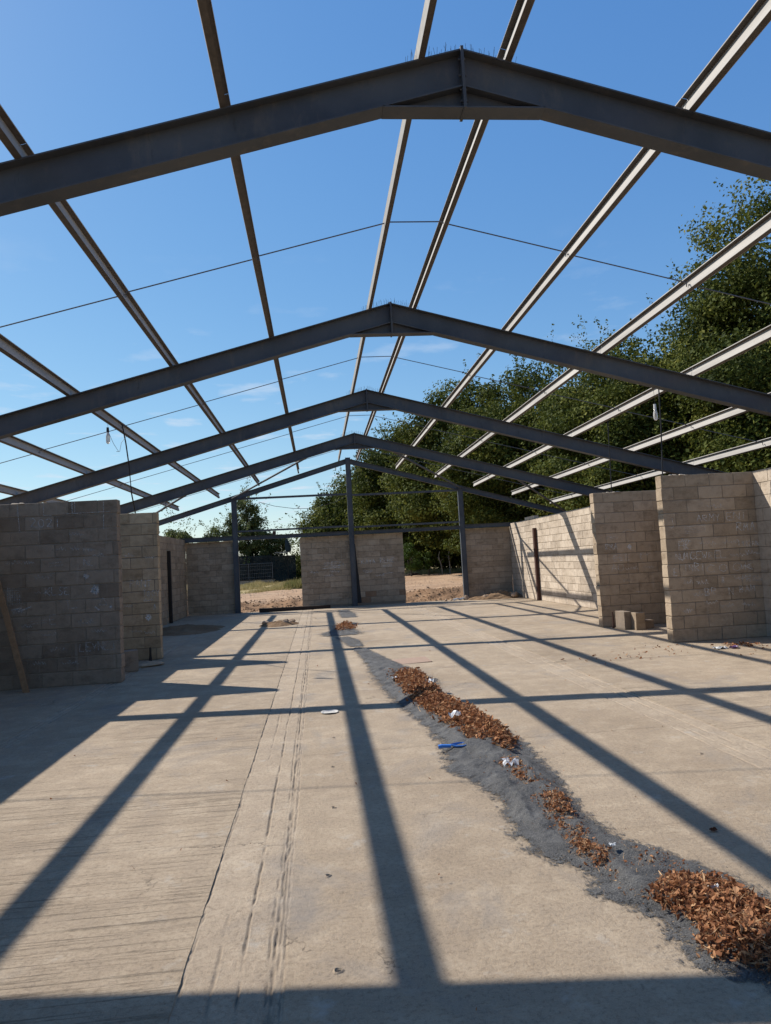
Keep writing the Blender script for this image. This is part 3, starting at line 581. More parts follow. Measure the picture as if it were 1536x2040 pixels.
for k in range(0, 5):
    yc = Y1+(k-1)*S
    fr = thing('portal_frame', names_f[k], 'steel frame', (0, yc, 0), 'dark steel portal frames over the concrete floor')
    b = 0.082; tf = 0.013; D = 0.322
    for sg in (-1, 1):
        mb = MB(); x0, z0, x1, z1 = 0.012*sg, ZR-T*0.012, EV*sg, ZR-T*EV
        mb.shear(x0, z0, x1, z1, 0, tf, -b, b); mb.shear(x0, z0-D+tf, x1, z1-D+tf, 0, tf, -b, b); mb.shear(x0, z0-tf, x1, z1-tf, 0, D-2*tf, -0.006, 0.006)
        mb.build('rafter', M_STEEL, fr)
        # haunch under the apex
        hb = MB(); xe = 0.672; zb = 5.343
        hb.box(min(0.012*sg, xe*sg), max(0.012*sg, xe*sg), -b, b, zb-0.012, zb)
        zt0 = ZR-T*0.012-D; zt1 = ZR-T*xe-D
        xa, xb = 0.012*sg, xe*sg
        lo = (xa, xb) if sg > 0 else (xb, xa); zt = (zt0, max(zt1, zb+.001)) if sg > 0 else (max(zt1, zb+.001), zt0)
        hb.hexa([(lo[0], -.006, zb), (lo[1], -.006, zb), (lo[1], .006, zb), (lo[0], .006, zb), (lo[0], -.006, zt[0]), (lo[1], -.006, zt[1]), (lo[1], .006, zt[1]), (lo[0], .006, zt[0])])
        hb.build('apex_haunch', M_STEEL, fr)
        ep = MB().box(min(0.0005*sg, 0.012*sg), max(.0005*sg, .012*sg), -0.098, 0.098, zb-0.02, ZR+0.012)
        ep.build('end_plate', M_STEEL, fr)
        bm_ = MB()
        for zz_ in (5.40, 5.50, 5.62, 5.76):
            for yy_ in (-.055, .055): bm_.tube([(.012*sg, yy_, zz_), (.030*sg, yy_, zz_)], .011, 6)
        bm_.build('bolts', M_STEEL, fr)['kind'] = 'stuff'
        if k > 0: spikes(0, sg, 40+k*2+sg).build('bird_spikes', M_WIRE, fr)
        # stanchion at the eaves
        xc = (EV-0.12)*sg
        st = MB(); zt_ = ZR-T*EV-.02
        st.box(xc-.11, xc+.11, -.006, .006, -.1, zt_-D*.0); st.box(xc-.122, xc-.11, -b, b, -.1, zt_); st.box(xc+.11, xc+.122, -b, b, -.1, zt_)
        st.build('column', M_STEEL, fr)
        for px in PX:                                   # cleat plates that hold the purlins
            if sg < 0 and px == PX[0]: continue
            x = px*sg; z = ZR-T*px; cl = MB()
            th = math.atan(T)*-sg
            def tr(u, y, h, x=x, z=z, sg=sg):
                n_ = Vector((T*sg, 0, 1)).normalized(); a_ = Vector((1, 0, -T*sg)).normalized()
                p = Vector((x, 0, z))+a_*u+n_*h; return (p.x, y, p.z)
            o_ = 0.034*sg
            u0, u1 = min(o_, o_+.006*sg), max(o_, o_+.006*sg)
            cl.hexa([tr(u0, -.07, 0), tr(u1, -.07, 0), tr(u1, .07, 0), tr(u0, .07, 0), tr(u0, -.07, .13), tr(u1, -.07, .13), tr(u1, .07, .13), tr(u0, .07, .13)])
            for yy_ in (-.04, .04):
                for hh in (.05, .10):
                    cl.tube([tr(o_, yy_, hh), tr(o_-.014*sg, yy_, hh)], .009, 6)
            cl.build('cleat', M_STEEL, fr)
    if k in (1, 2):
        MB().tube([(-.03, 0, ZR+.01), (-.02, 0, ZR+.035), (.03, .0, ZR+.03)], .009, 5).build('ridge_bracket', M_STEEL, fr)

# purlins: Z sections in bay lengths
ords = ['ridge', 'second', 'third', 'fourth', 'fifth', 'lowest']
def purlin(sg, i):
    px = PX[i]; x = px*sg; z = ZR-T*px
    side = 'left' if sg < 0 else 'right'
    lab = f'{ords[i]} roof purlin on the {side} slope, running from overhead to the gable' if i in (0, 5) else f'{ords[i]} purlin from the ridge on the {side} slope, Z-section running towards the gable'
    t = thing('purlin', lab, 'purlin', (x, 0, z), 'roof purlins running the length of the building')
    n_ = Vector((T*sg, 0, 1)).normalized(); a_ = Vector((1, 0, -T*sg)).normalized()*sg   # a_: downslope
    Hh, W_, th, lip = 0.155, 0.050, 0.004, 0.012
    if sg < 0 and i == 0: n_ = Vector((0, 0, 1)); a_ = Vector((-1, 0, 0))      # the left ridge purlin stands plumb
    ysegs = [(-0.35, Y1)]+[(Y1+j*S, Y1+(j+1)*S) for j in range(0, 3)]+[(Y1+3*S, 28.12)]
    for j, (y0, y1) in enumerate(ysegs):
        mb = MB()
        def plate(u0, u1, h0, h1, mi):
            P_ = [a_*u0+n_*h0, a_*u1+n_*h0, a_*u1+n_*h1, a_*u0+n_*h1]
            pts = []
            for yy in (y0+.004, y1-.004):
                for q in P_: pts.append((q.x, yy, q.z))
            bb = len(mb.v); mb.v += pts
            for f in ((0, 1, 2, 3), (7, 6, 5, 4), (0, 4, 5, 1), (1, 5, 6, 2), (2, 6, 7, 3), (3, 7, 4, 0)):
                mb.f.append(tuple(bb+q for q in f)); mb.mi.append(mi)
        c0 = 0.0 if not (sg < 0 and i == 0) else 0.0
        if sg < 0 and i == 0:   # the left ridge purlin is turned so its channel faces right
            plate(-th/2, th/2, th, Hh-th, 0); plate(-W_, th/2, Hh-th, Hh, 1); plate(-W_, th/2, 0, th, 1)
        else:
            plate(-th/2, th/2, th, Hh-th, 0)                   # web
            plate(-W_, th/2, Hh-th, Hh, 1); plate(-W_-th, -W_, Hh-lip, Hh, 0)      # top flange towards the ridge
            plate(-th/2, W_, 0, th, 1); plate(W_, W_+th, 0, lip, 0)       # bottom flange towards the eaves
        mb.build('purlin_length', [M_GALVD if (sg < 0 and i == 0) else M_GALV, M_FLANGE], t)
    return t
for i in range(6):
    for sg in (-1, 1): purlin(sg, i)

# sag rods mid-bay
bayn = ['over the camera', 'between the nearest and second frames', 'between the second and third frames', 'between the third and fourth frames', 'between the last frame and the gable']
for j, yb in enumerate([Y1-S/2, Y1+S*.5, Y1+S*1.5, Y1+S*2.5, Y1+S*3.5]):
    t = thing('sag_rod', f'thin steel tie rod line crossing the purlins {bayn[j]}', 'tie rod', (0, yb, 0), 'tie rods across the purlins at mid-bay')
    h0 = 0.075
    MB().tube([(-PX[0], 0, ZR-T*PX[0]+h0), (PX[0], 0, ZR-T*PX[0]+h0)], .0075, 6).build('rod', M_ROD, t)
    for sg in (-1, 1):
        for i in range(5):
            xa, xb = PX[i], PX[i+1]
            za, zb = ZR-T*xa+h0-.015, ZR-T*xb+h0+.02
            pts = [(sg*(xa-.0), 0, za), (sg*(xb-.05), 0, zb), (sg*(xb-.015), 0.004, zb-.006), (sg*(xb-.006), .03, zb-.022), (sg*(xb-.006), .035, zb-.05)]
            MB().tube(pts, .0075, 6).build('rod', M_ROD, t)

MB().hexa([(.10, -TH/2-.012, .01), (.27, -TH/2-.012, .01), (.27, -TH/2-.002, .01), (.10, -TH/2-.002, .01), (.08, -TH/2-.012, 2.35), (.125, -TH/2-.012, 2.35), (.125, -TH/2-.002, 2.35), (.08, -TH/2-.002, 2.35)]).build('black_band', M_BLACK, W_GC)  # thin black strip on the centre panel, wider towards the bottom
# gable frame
Z5, T5, Y5 = 5.8407, 0.2867, 28.25-0.10
gt = thing('gable_frame', 'thinner dark steel gable frame at the far end with three posts and rails', 'steel frame', (0, Y5, 0))
for sg in (-1, 1):
    mb = MB(); D5, b5, tf = .205, .06, .01; x1 = EV
    mb.shear(0.0, Z5, x1*sg, Z5-T5*x1, 0, tf, -b5, b5); mb.shear(0, Z5-D5+tf, x1*sg, Z5-T5*x1-D5+tf, 0, tf, -b5, b5); mb.shear(0, Z5-tf, x1*sg, Z5-T5*x1-tf, 0, D5-2*tf, -.005, .005)
    mb.build('rafter', M_STEEL, gt)
    c_ = MB(); c_.box(EV*sg-.08, EV*sg+.08, -.06, .06, -.2, Z5-T5*EV-.02); c_.build('column', M_STEEL, gt)
def ipost(x, ztop, zbot=-.2, w_=.20, d=.14):
    m = MB(); m.box(x-w_/2, x-w_/2+.012, -d/2, d/2, zbot, ztop); m.box(x+w_/2-.012, x+w_/2, -d/2, d/2, zbot, ztop); m.box(x-w_/2+.012, x+w_/2-.012, -.05, -.04, zbot, ztop); return m
ipost(-4.50, Z5-T5*4.5-.02).build('post', M_STEEL, gt); ipost(0.02, Z5+.03).build('post', M_STEEL, gt); ipost(4.47, Z5-T5*4.47-.02).build('post', M_STEEL, gt)
# black band beside the middle post
for (xa, xb, za, zb, dp) in [(-4.39, -.09, 4.38, 4.46, .05), (.13, 4.36, 4.33, 4.41, .05), (-4.39, -.09, 3.11, 3.18, .05), (.13, 4.36, 3.06, 3.13, .05)]:
    MB().box(xa, xb, -dp/2, dp/2, za, zb).build('rail', M_STEEL, gt)
for (xa, xb, za, zb) in [(-6.6, -4.61, 2.815, 2.985), (-4.39, -.09, 2.80, 2.95), (.13, 4.36, 2.80, 2.94), (4.58, 6.6, 2.815, 2.97)]:
    m = MB(); m.box(xa, xb, -.02, -.01, za+.012, zb-.012); m.box(xa, xb, -.07, .07, za, za+.012); m.box(xa, xb, -.07, .07, zb-.012, zb); m.build('lintel_beam', M_STEEL, gt)
MB().box(-3.05, -2.93, -.05, .05, 2.96, 3.10).build('packer', M_RUST, gt)
braces = [(-1.35, -4.55, 'crossing from the last frame to the left gable post'), (-5.2, -8.9, 'low on the left slope beside the gable'), (1.1, 4.5, 'crossing from the last frame to the right gable post'), (5.2, 8.9, 'low on the right slope ending over the sunlit wall')]
for xa, xb, lab in braces:
    ya, yb = Y1+3*S+.1, Y5-.08; za = ZR-T*abs(xa)-.24; zb = Z5-T5*abs(xb)-.10
    t = tag(MB().tube([(0, 0, 0), (xb-xa, yb-ya, zb-za)], .036, 8).build('roof_brace', M_STEEL, None, (xa, ya, za)), 'dark tubular diagonal roof brace '+lab, 'brace', 'diagonal braces in the last roof bay')

# ------------------------------------------------------------------ hanging things
def bulb(x, y, zt, zb, lab):
    t = thing('light_bulb', lab, 'light bulb', (x, y, zt))
    dz = zb-zt
    MB().tube([(0, 0, 0), (.006, 0, dz*.3), (0, 0, dz+.30)], .003, 5).build('flex', M_BLACK, t)
    MB().tube([(0, 0, dz+.31), (0, 0, dz+.22)], [.022, .026], 10).build('lamp_holder', M_BLACK if x < 0 else M_WHITE, t)
    pr = [(.22, .020), (.19, .024), (.16, .034), (.10, .040), (.04, .036), (.01, .024), (0, .006)]
    o = MB().tube([(0, 0, dz+h) for h, r in pr], [r for h, r in pr], 12).build('glass_bulb', M_GLASS, t)
    for p in o.data.polygons: p.use_smooth = True
bulb(-5.02-.10, 13.5, 4.60, 4.13, 'bare light bulb in a black holder hanging under the left slope')
bulb(4.98, 12.5, 4.60, 4.00, 'bare light bulb in a white holder hanging before the dark trees')
tag(MB().tube([(-4.99, 14.0, 4.60), (-4.95, 14.08, 4.25), (-4.93, 14.2, 3.8), (-4.94, 14.35, 3.3), (-4.96, 14.44+.25, 2.93)], .013, 6).build('cable', M_BLACK), 'black cable hanging from a left purlin down to the buff wall top', 'cable')
tag(MB().tube([(-5.11, 13.5, 4.36), (-5.05, 13.6, 4.15), (-4.99, 13.7, 4.02), (-5.03, 13.7, 4.015), (-4.97, 13.7, 4.015), (-4.96, 13.8, 4.2), (-4.90, 13.9, 4.33), (-4.84, 14.0, 4.36)], .004, 5).build('wire', M_WIRE), 'thin loose curly wire beside the left hanging bulb', 'wire')
tag(MB().tube([(5.14, 15.0, 4.60), (5.15, 15.05, 3.8), (5.16, 15.13, 2.92)], .011, 6).build('hanging_cable', M_BLACK), 'thin dark cable from purlin to the top of the shaded right wall with loose blocks', 'cable', 'cables down to the right walls')
tag(MB().tube([(4.83, 12.0, 4.64), (4.82, 12.02, 3.8), (4.79, 12.05, 2.92)], .011, 6).build('hanging_cable', M_BLACK), 'thin dark cable down to the top of the nearest right block wall', 'cable', 'cables down to the right walls')

# posts against the side walls
MB_ = MB().box(-.055, .055, -.07, .07, 0, 2.57)
tag(MB_.build('steel_post', M_RUST, None, (6.36, 24.75, -0.0)), 'rusty brown steel post standing against the sunlit right side wall', 'post')
tag(MB().box(-.05, .05, -.07, .07, 0, 2.44).build('steel_post', M_DARKP, None, (-6.365, 24.8, 0)), 'dark slim post against the far left side wall', 'post')
pl = MB(); d = Vector((-6.34+5.84, 11.70-11.46, 1.72)); pl.hexa([(-.04, -.022, 0), (.04, -.022, 0), (.04, .022, 0), (-.04, .022, 0), (d.x-.04, d.y-.022, d.z), (d.x+.04, d.y-.022, d.z+.01), (d.x+.04, d.y+.022, d.z+.01), (d.x-.04, d.y+.022, d.z)])
tag(pl.build('timber_plank', M_WOOD, None, (-5.86, 11.46, 0)), 'brown timber plank leaning on the dark left wall', 'plank')
tag(MB().hexa([(-3.66, 27.62, 0.0), (-.95, 27.66, 0.0), (-.95, 27.84, 0), (-3.66, 27.80, 0), (-3.66, 27.62, .15), (-.95, 27.66, .12), (-.95, 27.84, .12), (-3.66, 27.80, .15)]).build('timber_beam', M_DWOOD), 'dark old beam lying on the floor before the left doorway', 'beam')
tag(MB().box(-.55, .55, -.09, .09, 0, .10).build('lintel_block', M_BLOCKW, None, (6.52, 25.5, 2.925)), 'short grey lintel lying on top of the right side wall', 'block')
bpy.data.objects['lintel_block'].rotation_euler = (0, 0, math.pi/2)

# loose blocks
def loose(x, y, z, sx_, sy_, sz, rz, lab, mat):
    V = []; q = random.Random(int(x*100+z*7)); c_ = .006
    for zz_, i_ in ((0, c_), (c_, 0), (sz-c_, 0), (sz, c_)):
        for a, b in ((-1, -1), (1, -1), (1, 1), (-1, 1)): V.append((a*(sx_/2-i_)+q.uniform(-.002, .002), b*(sy_/2-i_)+q.uniform(-.002, .002), zz_))
    F_ = [(3, 2, 1, 0), (12, 13, 14, 15)]+[(k*4+i, k*4+(i+1) % 4, k*4+4+(i+1) % 4, k*4+4+i) for k in range(3) for i in range(4)]
    m = bpy.data.meshes.new('loose_block'); m.from_pydata(V, [], F_); m.materials.append(mat); m.update()
    o = link('loose_block', m, None, (x, y, z)); o.rotation_euler = (0, 0, rz)
    tag(o, lab, 'concrete block', 'loose blocks lying by the walls'); return o
loose(4.93, 14.50, 0.0, .15, .40, .37, .05, 'tall upright grey block, left one of the stack by the right wall', M_BLOCKD)
loose(5.12, 14.22, 0.0, .20, .20, .175, .06, 'lower of two small square blocks stacked by the right wall', M_BLOCK)
loose(5.12, 14.22, 0.175, .20, .20, .175, .09, 'upper of two small square blocks stacked by the right wall', M_BLOCK)
loose(5.37, 14.40, 0.0, .22, .22, .17, .1, 'grey low block lying right of the two stacked small blocks', M_BLOCKD)
tag(MB().tube([(0, 0, 0), (.01, 0, .12), (0, 0, .34)], [.03, .018, .015], 8).build('pipe_stub', M_RUST, None, (4.83, 14.8, 0)), 'short rusty pipe stub rising from the floor by the right shaded wall', 'pipe')
def rock(name, x, y, z, sx_, sy_, sz, seed, mat, parent=None, rz=0):
    import bmesh
    bm = bmesh.new(); bmesh.ops.create_icosphere(bm, subdivisions=2, radius=1); q = random.Random(seed)
    off = [Vector((q.uniform(-1, 1), q.uniform(-1, 1), q.uniform(-1, 1))).normalized() for _ in range(9)]
    for v in bm.verts:
        p = v.co.copy(); k = 1.0
        for o_ in off:
            dd = p.dot(o_)
            if dd > .62: p -= o_*(dd-.62)
        v.co = Vector((p.x*sx_, p.y*sy_, max(p.z*sz, -sz*.55)))
    m = bpy.data.meshes.new(name); bm.to_mesh(m); bm.free(); m.materials.append(mat)
    o = link(name, m, parent, (x, y, z)); o.rotation_euler = (0, 0, rz); return o
loose(-4.80, 13.15, 0, .34, .26, .36, .35, 'upright broken block in the gap behind the left wall end', M_BLOCKD)
tag(rock('stone_slab', -4.60, 13.75, .03, .30, .42, .07, 5, M_BLOCK, rz=.5), 'flat broken concrete slab lying between the two left walls', 'rubble')
tag(MB().tube([(0, 0, 0), (0, 0, .10), (0, 0, .26)], [.035, .022, .018], 8).build('pipe_stub', M_DARKP, None, (-4.70, 14.45, 0)), 'short dark pipe stub at the foot of the buff left wall', 'pipe')

# ------------------------------------------------------------------ soil heaps
def mound(name, x, y, rx, ry, h, seed, mat, label, rocks=0, cat='soil heap', z0=0.0, rmat=None):
    n = 44; U, V_ = np.meshgrid(np.linspace(-1, 1, n), np.linspace(-1, 1, n)); r = np.sqrt(U*U+V_*V_)
    rag = 0.75+0.5*fbm(U*2.2+5, V_*2.2+seed, seed)
    Z = h*np.clip(1-(r/rag)**1.6, -.25, 1)*(0.45+1.1*fbm(U*4+seed, V_*4, seed+2))+(fbm(U*9, V_*9, seed+5)-.5)*h*.35
    Z = Z-0.012; Z = np.where(r > .98, -.03, Z)
    V = np.stack([U*rx, V_*ry, Z], -1).reshape(-1, 3); idx = np.arange(n*n).reshape(n, n)
    Fq = np.stack([idx[:-1, :-1], idx[:-1, 1:], idx[1:, 1:], idx[1:, :-1]], -1).reshape(-1, 4)
    t = thing(name, label, cat, (x, y, z0)); link('soil', npmesh('soil', V, Fq, mat, None, True), t)
    q = random.Random(seed)
    for i in range(rocks):
        a = q.uniform(0, 6.28); d = q.uniform(0, .8)**.7; s_ = q.uniform(.05, .15)*(1.25 if rx > 1 else 1.0)
        px, py = math.cos(a)*d*rx, math.sin(a)*d*ry
        rock('stone', px, py, h*(1-d)*.7+s_*.25, s_, s_*q.uniform(.7, 1.2), s_*q.uniform(.6, 1.0), seed*31+i, rmat or mat, t, q.uniform(0, 3))
    return t
M_RUB = simple('rubble stone', (0.40, 0.29, 0.20), .95, .1, 12, .5, .65, .5)
mound('soil_heap', -5.3, 21.2, 1.25, 1.5, .15, 3, M_SAND, 'low brown soil heap in shade beside the far left side wall', 0)
mound('rubble_heap', -2.55, 21.3, .62, .75, .12, 8, M_SAND, 'small heap of broken mortar and soil on the floor before the left doorway', 9, rmat=M_RUB)
mound('rubble_heap', 5.7, 27.45, 1.35, .62, .26, 13, M_SAND, 'heap of stones and soil at the foot of the right gable wall', 16, rmat=M_RUB)
for i, (x, y, s_) in enumerate([(4.35, 27.75, .16), (3.75, 27.7, .08), (3.55, 27.75, .07), (4.75, 27.6, .09)]):
    tag(rock('stone', x, y, s_*.4, s_, s_, s_*.8, 90+i, M_RUB), ['round tan boulder at the foot of the right gable post', 'small stone left of the white plastic scrap', 'smallest stone on the slab edge in the right doorway', 'tan stone just right of the right gable post'][i], 'stone')
tag(MB().tube([(3.85, 27.72, .03), (4.0, 27.68, .07), (4.12, 27.72, .04), (4.28, 27.7, .08)], [.05, .035, .05, .03], 6).build('plastic_sheet', M_WHITE), 'crumpled white plastic scrap beside the right gable post', 'litter')
tag(MB().hexa([(4.8, 27.1, .0), (6.3, 27.35, .0), (6.3, 27.42, .0), (4.8, 27.17, .0), (4.8, 27.1, .03), (6.3, 27.35, .03), (6.3, 27.42, .03), (4.8, 27.17, .03)]).build('batten', M_CARD), 'thin pale batten lying before the rubble heap', 'timber')

# ------------------------------------------------------------------ black grit ridge
GL = [(.62, 1.2), (.40, 2.0), (.26, 2.68), (.08, 2.84), (.10, 3.22), (-.09, 3.51), (-.02, 3.76), (-.25, 4.05), (-.26, 4.31), (-.21, 4.89), (-.25, 5.29), (-.41, 5.73), (-.32, 6.58), (-.38, 7.44), (-.52, 8.57), (-.67, 10.54), (-.75, 12.33), (-.80, 14.02), (-.80, 14.6)]
GR = [(1.5, 1.2), (1.1, 2.3), (.64, 3.25), (.61, 3.58), (.41, 3.96), (.29, 4.14), (.24, 4.57), (.33, 5.31), (.36, 6.36), (.25, 7.45), (.04, 9.02), (.19, 9.93), (.05, 10.95), (-.23, 12.8), (-.53, 14.46), (-.6, 14.6)]
def interp(tab, y): return np.interp(y, [b for a, b in tab], [a for a, b in tab])
def grit(name, GL, GR, y0, y1, h, label, seed):
    yy = np.arange(y0, y1, .02); ss = np.linspace(-.35, 1.35, 64); S_, Y_ = np.meshgrid(ss, yy)
    xl, xr = interp(GL, Y_), interp(GR, Y_); X_ = xl+(xr-xl)*S_
    inside = np.clip(np.minimum(S_+.02, 1.02-S_)/.26, -1.4, 1.0)
    endf = np.clip(np.minimum(Y_-y0, y1-Y_)/.35, 0, 1)
    cov = .5+inside*.85-np.clip((Y_-9.5)/3, 0, 1)*.42*(1.3 if y1 < 15 else 1.5); cov = np.where(endf < 1, cov-(1-endf)*1.6, cov)
    prof = np.clip(inside, 0, 1)**1.3
    big = .25+1.5*np.clip(fbm(X_*4.5, Y_*3.2, seed)-.22, 0, 1)
    Zr = h*prof*big+(fbm(X_*11, Y_*9, seed+3)-.5)*.060*prof+(fbm(X_*30, Y_*30, seed+4)-.5)*.022*prof
    Zr = Zr*(1-.65*np.clip((Y_-9.8)/2.5, 0, 1))
    Z = .004+np.clip(Zr, 0, 1)*endf
    n, m_ = len(ss), len(yy); idx = np.arange(n*m_).reshape(m_, n)
    Fq = np.stack([idx[:-1, :-1], idx[:-1, 1:], idx[1:, 1:], idx[1:, :-1]], -1).reshape(-1, 4)
    o = link(name, npmesh(name, np.stack([X_, Y_, Z], -1).reshape(-1, 3), Fq, M_GRIT, {'cover': cov.ravel()}, True))
    return tag(o, label, 'black grit', None, 'stuff')
grit('grit_ridge', GL, GR, 1.3, 14.5, .075, 'long winding ridge of black grit across the middle of the floor', 4)
grit('grit_patch', [(-1.45, 16.6), (-1.6, 17.6), (-1.25, 18.3), (-.95, 19.8), (-.85, 20.8)], [(-.45, 16.6), (-.15, 17.3), (-.45, 18.5), (-.2, 20.2), (-.5, 20.8)], 16.6, 20.8, .035, 'far patch of black grit around the small leaf heap', 14)
grit('grit_patch', [(-.85, 14.2), (-1.0, 15.6), (-1.2, 16.9)], [(-.45, 14.2), (-.45, 15.6), (-.7, 16.9)], 14.2, 16.9, .02, 'broken grit dusting just beyond the end of the ridge', 34)
grit('grit_patch', [(-.8, 22.0), (-.85, 24.0), (-.8, 26.6)], [(-.1, 22.0), (-.1, 24), (-.3, 26.6)], 22.0, 26.6, .018, 'thin dusting of grit near the gable end', 24)

# ------------------------------------------------------------------ dead leaves
def grit_h(x, y):
    xl, xr = interp(GL, y), interp(GR, y); s = (x-xl)/(xr-xl+1e-6); ins = np.clip(np.minimum(s, 1-s)/.22, 0, 1)
    return .04*ins
def leaves(name, poly, n, size, h, label, seed, spread=.03, straw=0.12):
    rg = np.random.default_rng(seed); P_ = np.array(poly); lo, hi = P_.min(0), P_.max(0); pts = []
    def inside(q):
        c_ = np.zeros(len(q), bool); j = len(P_)-1
        for i in range(len(P_)):
            a, b = P_[i], P_[j]
            cond = ((a[1] > q[:, 1]) != (b[1] > q[:, 1])) & (q[:, 0] < (b[0]-a[0])*(q[:, 1]-a[1])/(b[1]-a[1]+1e-9)+a[0]); c_ ^= cond; j = i
        return c_
    while sum(len(p) for p in pts) < n:
        q = rg.uniform(lo, hi, (n*3, 2)); pts.append(q[inside(q)])
    Q = np.concatenate(pts)[:n]
    # height rises with the distance from the outline
    d = np.full(n, 9.0)
    for i in range(len(P_)):
        a, b = P_[i], P_[(i+1) % len(P_)]; ab = b-a; t = np.clip(((Q-a)@ab)/(ab@ab+1e-9), 0, 1); d = np.minimum(d, np.linalg.norm(Q-(a+t[:, None]*ab), axis=1))
    Q = Q+rg.normal(0, spread, Q.shape)
    top = h*np.clip(d/.10, 0, 1)**.7*(.55+.9*fbm(Q[:, 0]*7, Q[:, 1]*7, seed)); Zc = grit_h(Q[:, 0], Q[:, 1])*.8+.012+top*rg.uniform(.25, 1, n)
    # leaf: 2 x 3 grid of points folded at the midrib and curled along
    u = np.array([-1, -.35, .35, 1]); prof = np.array([.12, 1, .9, .05])
    L_ = size*(.35+1.2*rg.beta(1.6, 2.2, n)); W_ = L_*rg.uniform(.32, .62, n); curl = rg.normal(0, 1.0, n); fold = rg.uniform(-.2, 1.0, n)
    st = rg.random(n) < straw; W_[st] *= .10; L_[st] *= 1.5; curl[st] *= .3
    loc = np.zeros((n, 12, 3))
    for i in range(4):
        for j, s in enumerate((-1, 0, 1)):
            loc[:, i*3+j, 0] = u[i]*L_/2; loc[:, i*3+j, 1] = s*prof[i]*W_/2*(1-.25*fold)
            loc[:, i*3+j, 2] = curl*L_*.22*u[i]**2+abs(s)*fold*W_*.35*prof[i]+rg.normal(0, .03, n)*L_
    az = rg.uniform(0, 6.28, n); ti = np.clip(rg.normal(0, .55, n), -1.5, 1.5); ro = rg.normal(0, .8, n)
    def rot(ax, ang):
        c_, s_ = np.cos(ang), np.sin(ang); Rm = np.zeros((n, 3, 3)); Rm[:, ax, ax] = 1; a, b = [(1, 2), (2, 0), (0, 1)][ax]
        Rm[:, a, a] = c_; Rm[:, b, b] = c_; Rm[:, a, b] = -s_; Rm[:, b, a] = s_; return Rm
    Rm = rot(2, az)@rot(1, ti)@rot(0, ro)
    W = np.einsum('nij,nkj->nki', Rm, loc); W[:, :, :2] += Q[:, None, :]; W[:, :, 2] += Zc[:, None]
    W[:, :, 2] = np.maximum(W[:, :, 2], .003)
    base = np.arange(n)[:, None]*12; fc = []
    for i in range(3):
        for j in range(2): fc.append([i*3+j, i*3+j+1, (i+1)*3+j+1, (i+1)*3+j])
    Fq = (base[:, :, None]+np.array(fc)[None]).reshape(-1, 4)
    tone = np.clip(rg.beta(1.5, 1.9, n)*1.0, 0, 1); tone[st] = .95
    me = npmesh(name, W.reshape(-1, 3), Fq, M_DEAD, {'tone': np.repeat(tone, 12)}, False)
    return tag(link(name, me), label, 'dead leaves', None, 'stuff')
leaves('leaf_drift', [(.10, 3.37), (.28, 3.51), (.48, 3.41), (.58, 3.12), (.66, 2.85), (.55, 2.55), (.33, 2.66), (.12, 2.88), (.20, 3.10)], 3600, .038, .085, 'large heap of curled orange-brown dead leaves at the lower right', 1, .015)
leaves('leaf_drift', [(-.34, 10.17), (.02, 10.25), (.06, 9.3), (.02, 8.4), (.25, 7.2), (.29, 6.42), (.16, 5.95), (-.06, 6.32), (-.22, 7.39), (-.34, 8.4), (-.36, 8.86), (-.38, 9.6)], 5600, .052, .12, 'long drift of copper dead leaves along the grit ridge', 2, .03, .05)
leaves('leaf_drift', [(-.02, 5.86), (.12, 5.75), (.16, 5.05), (.05, 5.1)], 650, .034, .05, 'small leaf clump around the crumpled clear plastic', 3, .03, .3)
leaves('leaf_drift', [(.10, 5.01), (.22, 4.87), (.14, 4.5), (.03, 4.48)], 500, .030, .055, 'small brown leaf clump below the blue lighter', 4, .02, .3)
leaves('leaf_drift', [(-.07, 4.02), (.05, 4.06), (.12, 3.92), (.06, 3.74), (.0, 3.82)], 420, .028, .05, 'tan leaf and straw clump left of the near grit mound', 5, .015, .4)
leaves('leaf_drift', [(.05, 3.62), (.12, 3.66), (.16, 3.45), (.10, 3.36), (.05, 3.42)], 260, .026, .03, 'thin trail of straw and leaves above the large heap', 6, .02, .6)
leaves('leaf_drift', [(.30, 3.95), (.42, 3.75), (.50, 3.5), (.30, 3.55), (.24, 3.7)], 110, .026, .015, 'scattered leaf bits on the right flank of the grit', 7, .04, .3)
leaves('leaf_drift', [(.0, 4.4), (.14, 4.35), (.10, 4.1), (.0, 4.15)], 70, .028, .01, 'sparse leaf bits between two small clumps', 12, .03, .3)
leaves('leaf_drift', [(-.96, 19.5), (-.52, 19.5), (-.50, 18.2), (-.92, 18.1)], 650, .06, .10, 'far small leaf heap in the frame shadow', 8, .06, .05)
leaves('leaf_drift', [(-.42, 10.9), (-.3, 10.9), (-.2, 10.2), (-.34, 10.2)], 130, .05, .03, 'thin tail of leaves at the far end of the long drift', 9, .06, .1)
leaves('leaf_litter', [(4.2, 11.9), (6.0, 11.3), (6.2, 9.6), (5.0, 9.3), (4.4, 10.6), (2.6, 10.2), (2.4, 10.9)], 110, .055, .0, 'loose leaves scattered on the floor before the nearest right wall', 10, .1, .1)
leaves('leaf_litter', [(5.3, 11.4), (5.7, 11.2), (5.6, 10.9), (5.2, 11.0)], 90, .06, .02, 'little pile of reddish leaves right of the purple wrapper', 11, .06, .0)
leaves('leaf_litter', [(-1.3, 2.4), (1.6, 3.2), (3.6, 8), (3.0, 14), (-1, 14), (-4, 8), (-3, 3)], 60, .024, .0, 'single leaf fragments dotted over the open floor', 21, .1, .2)

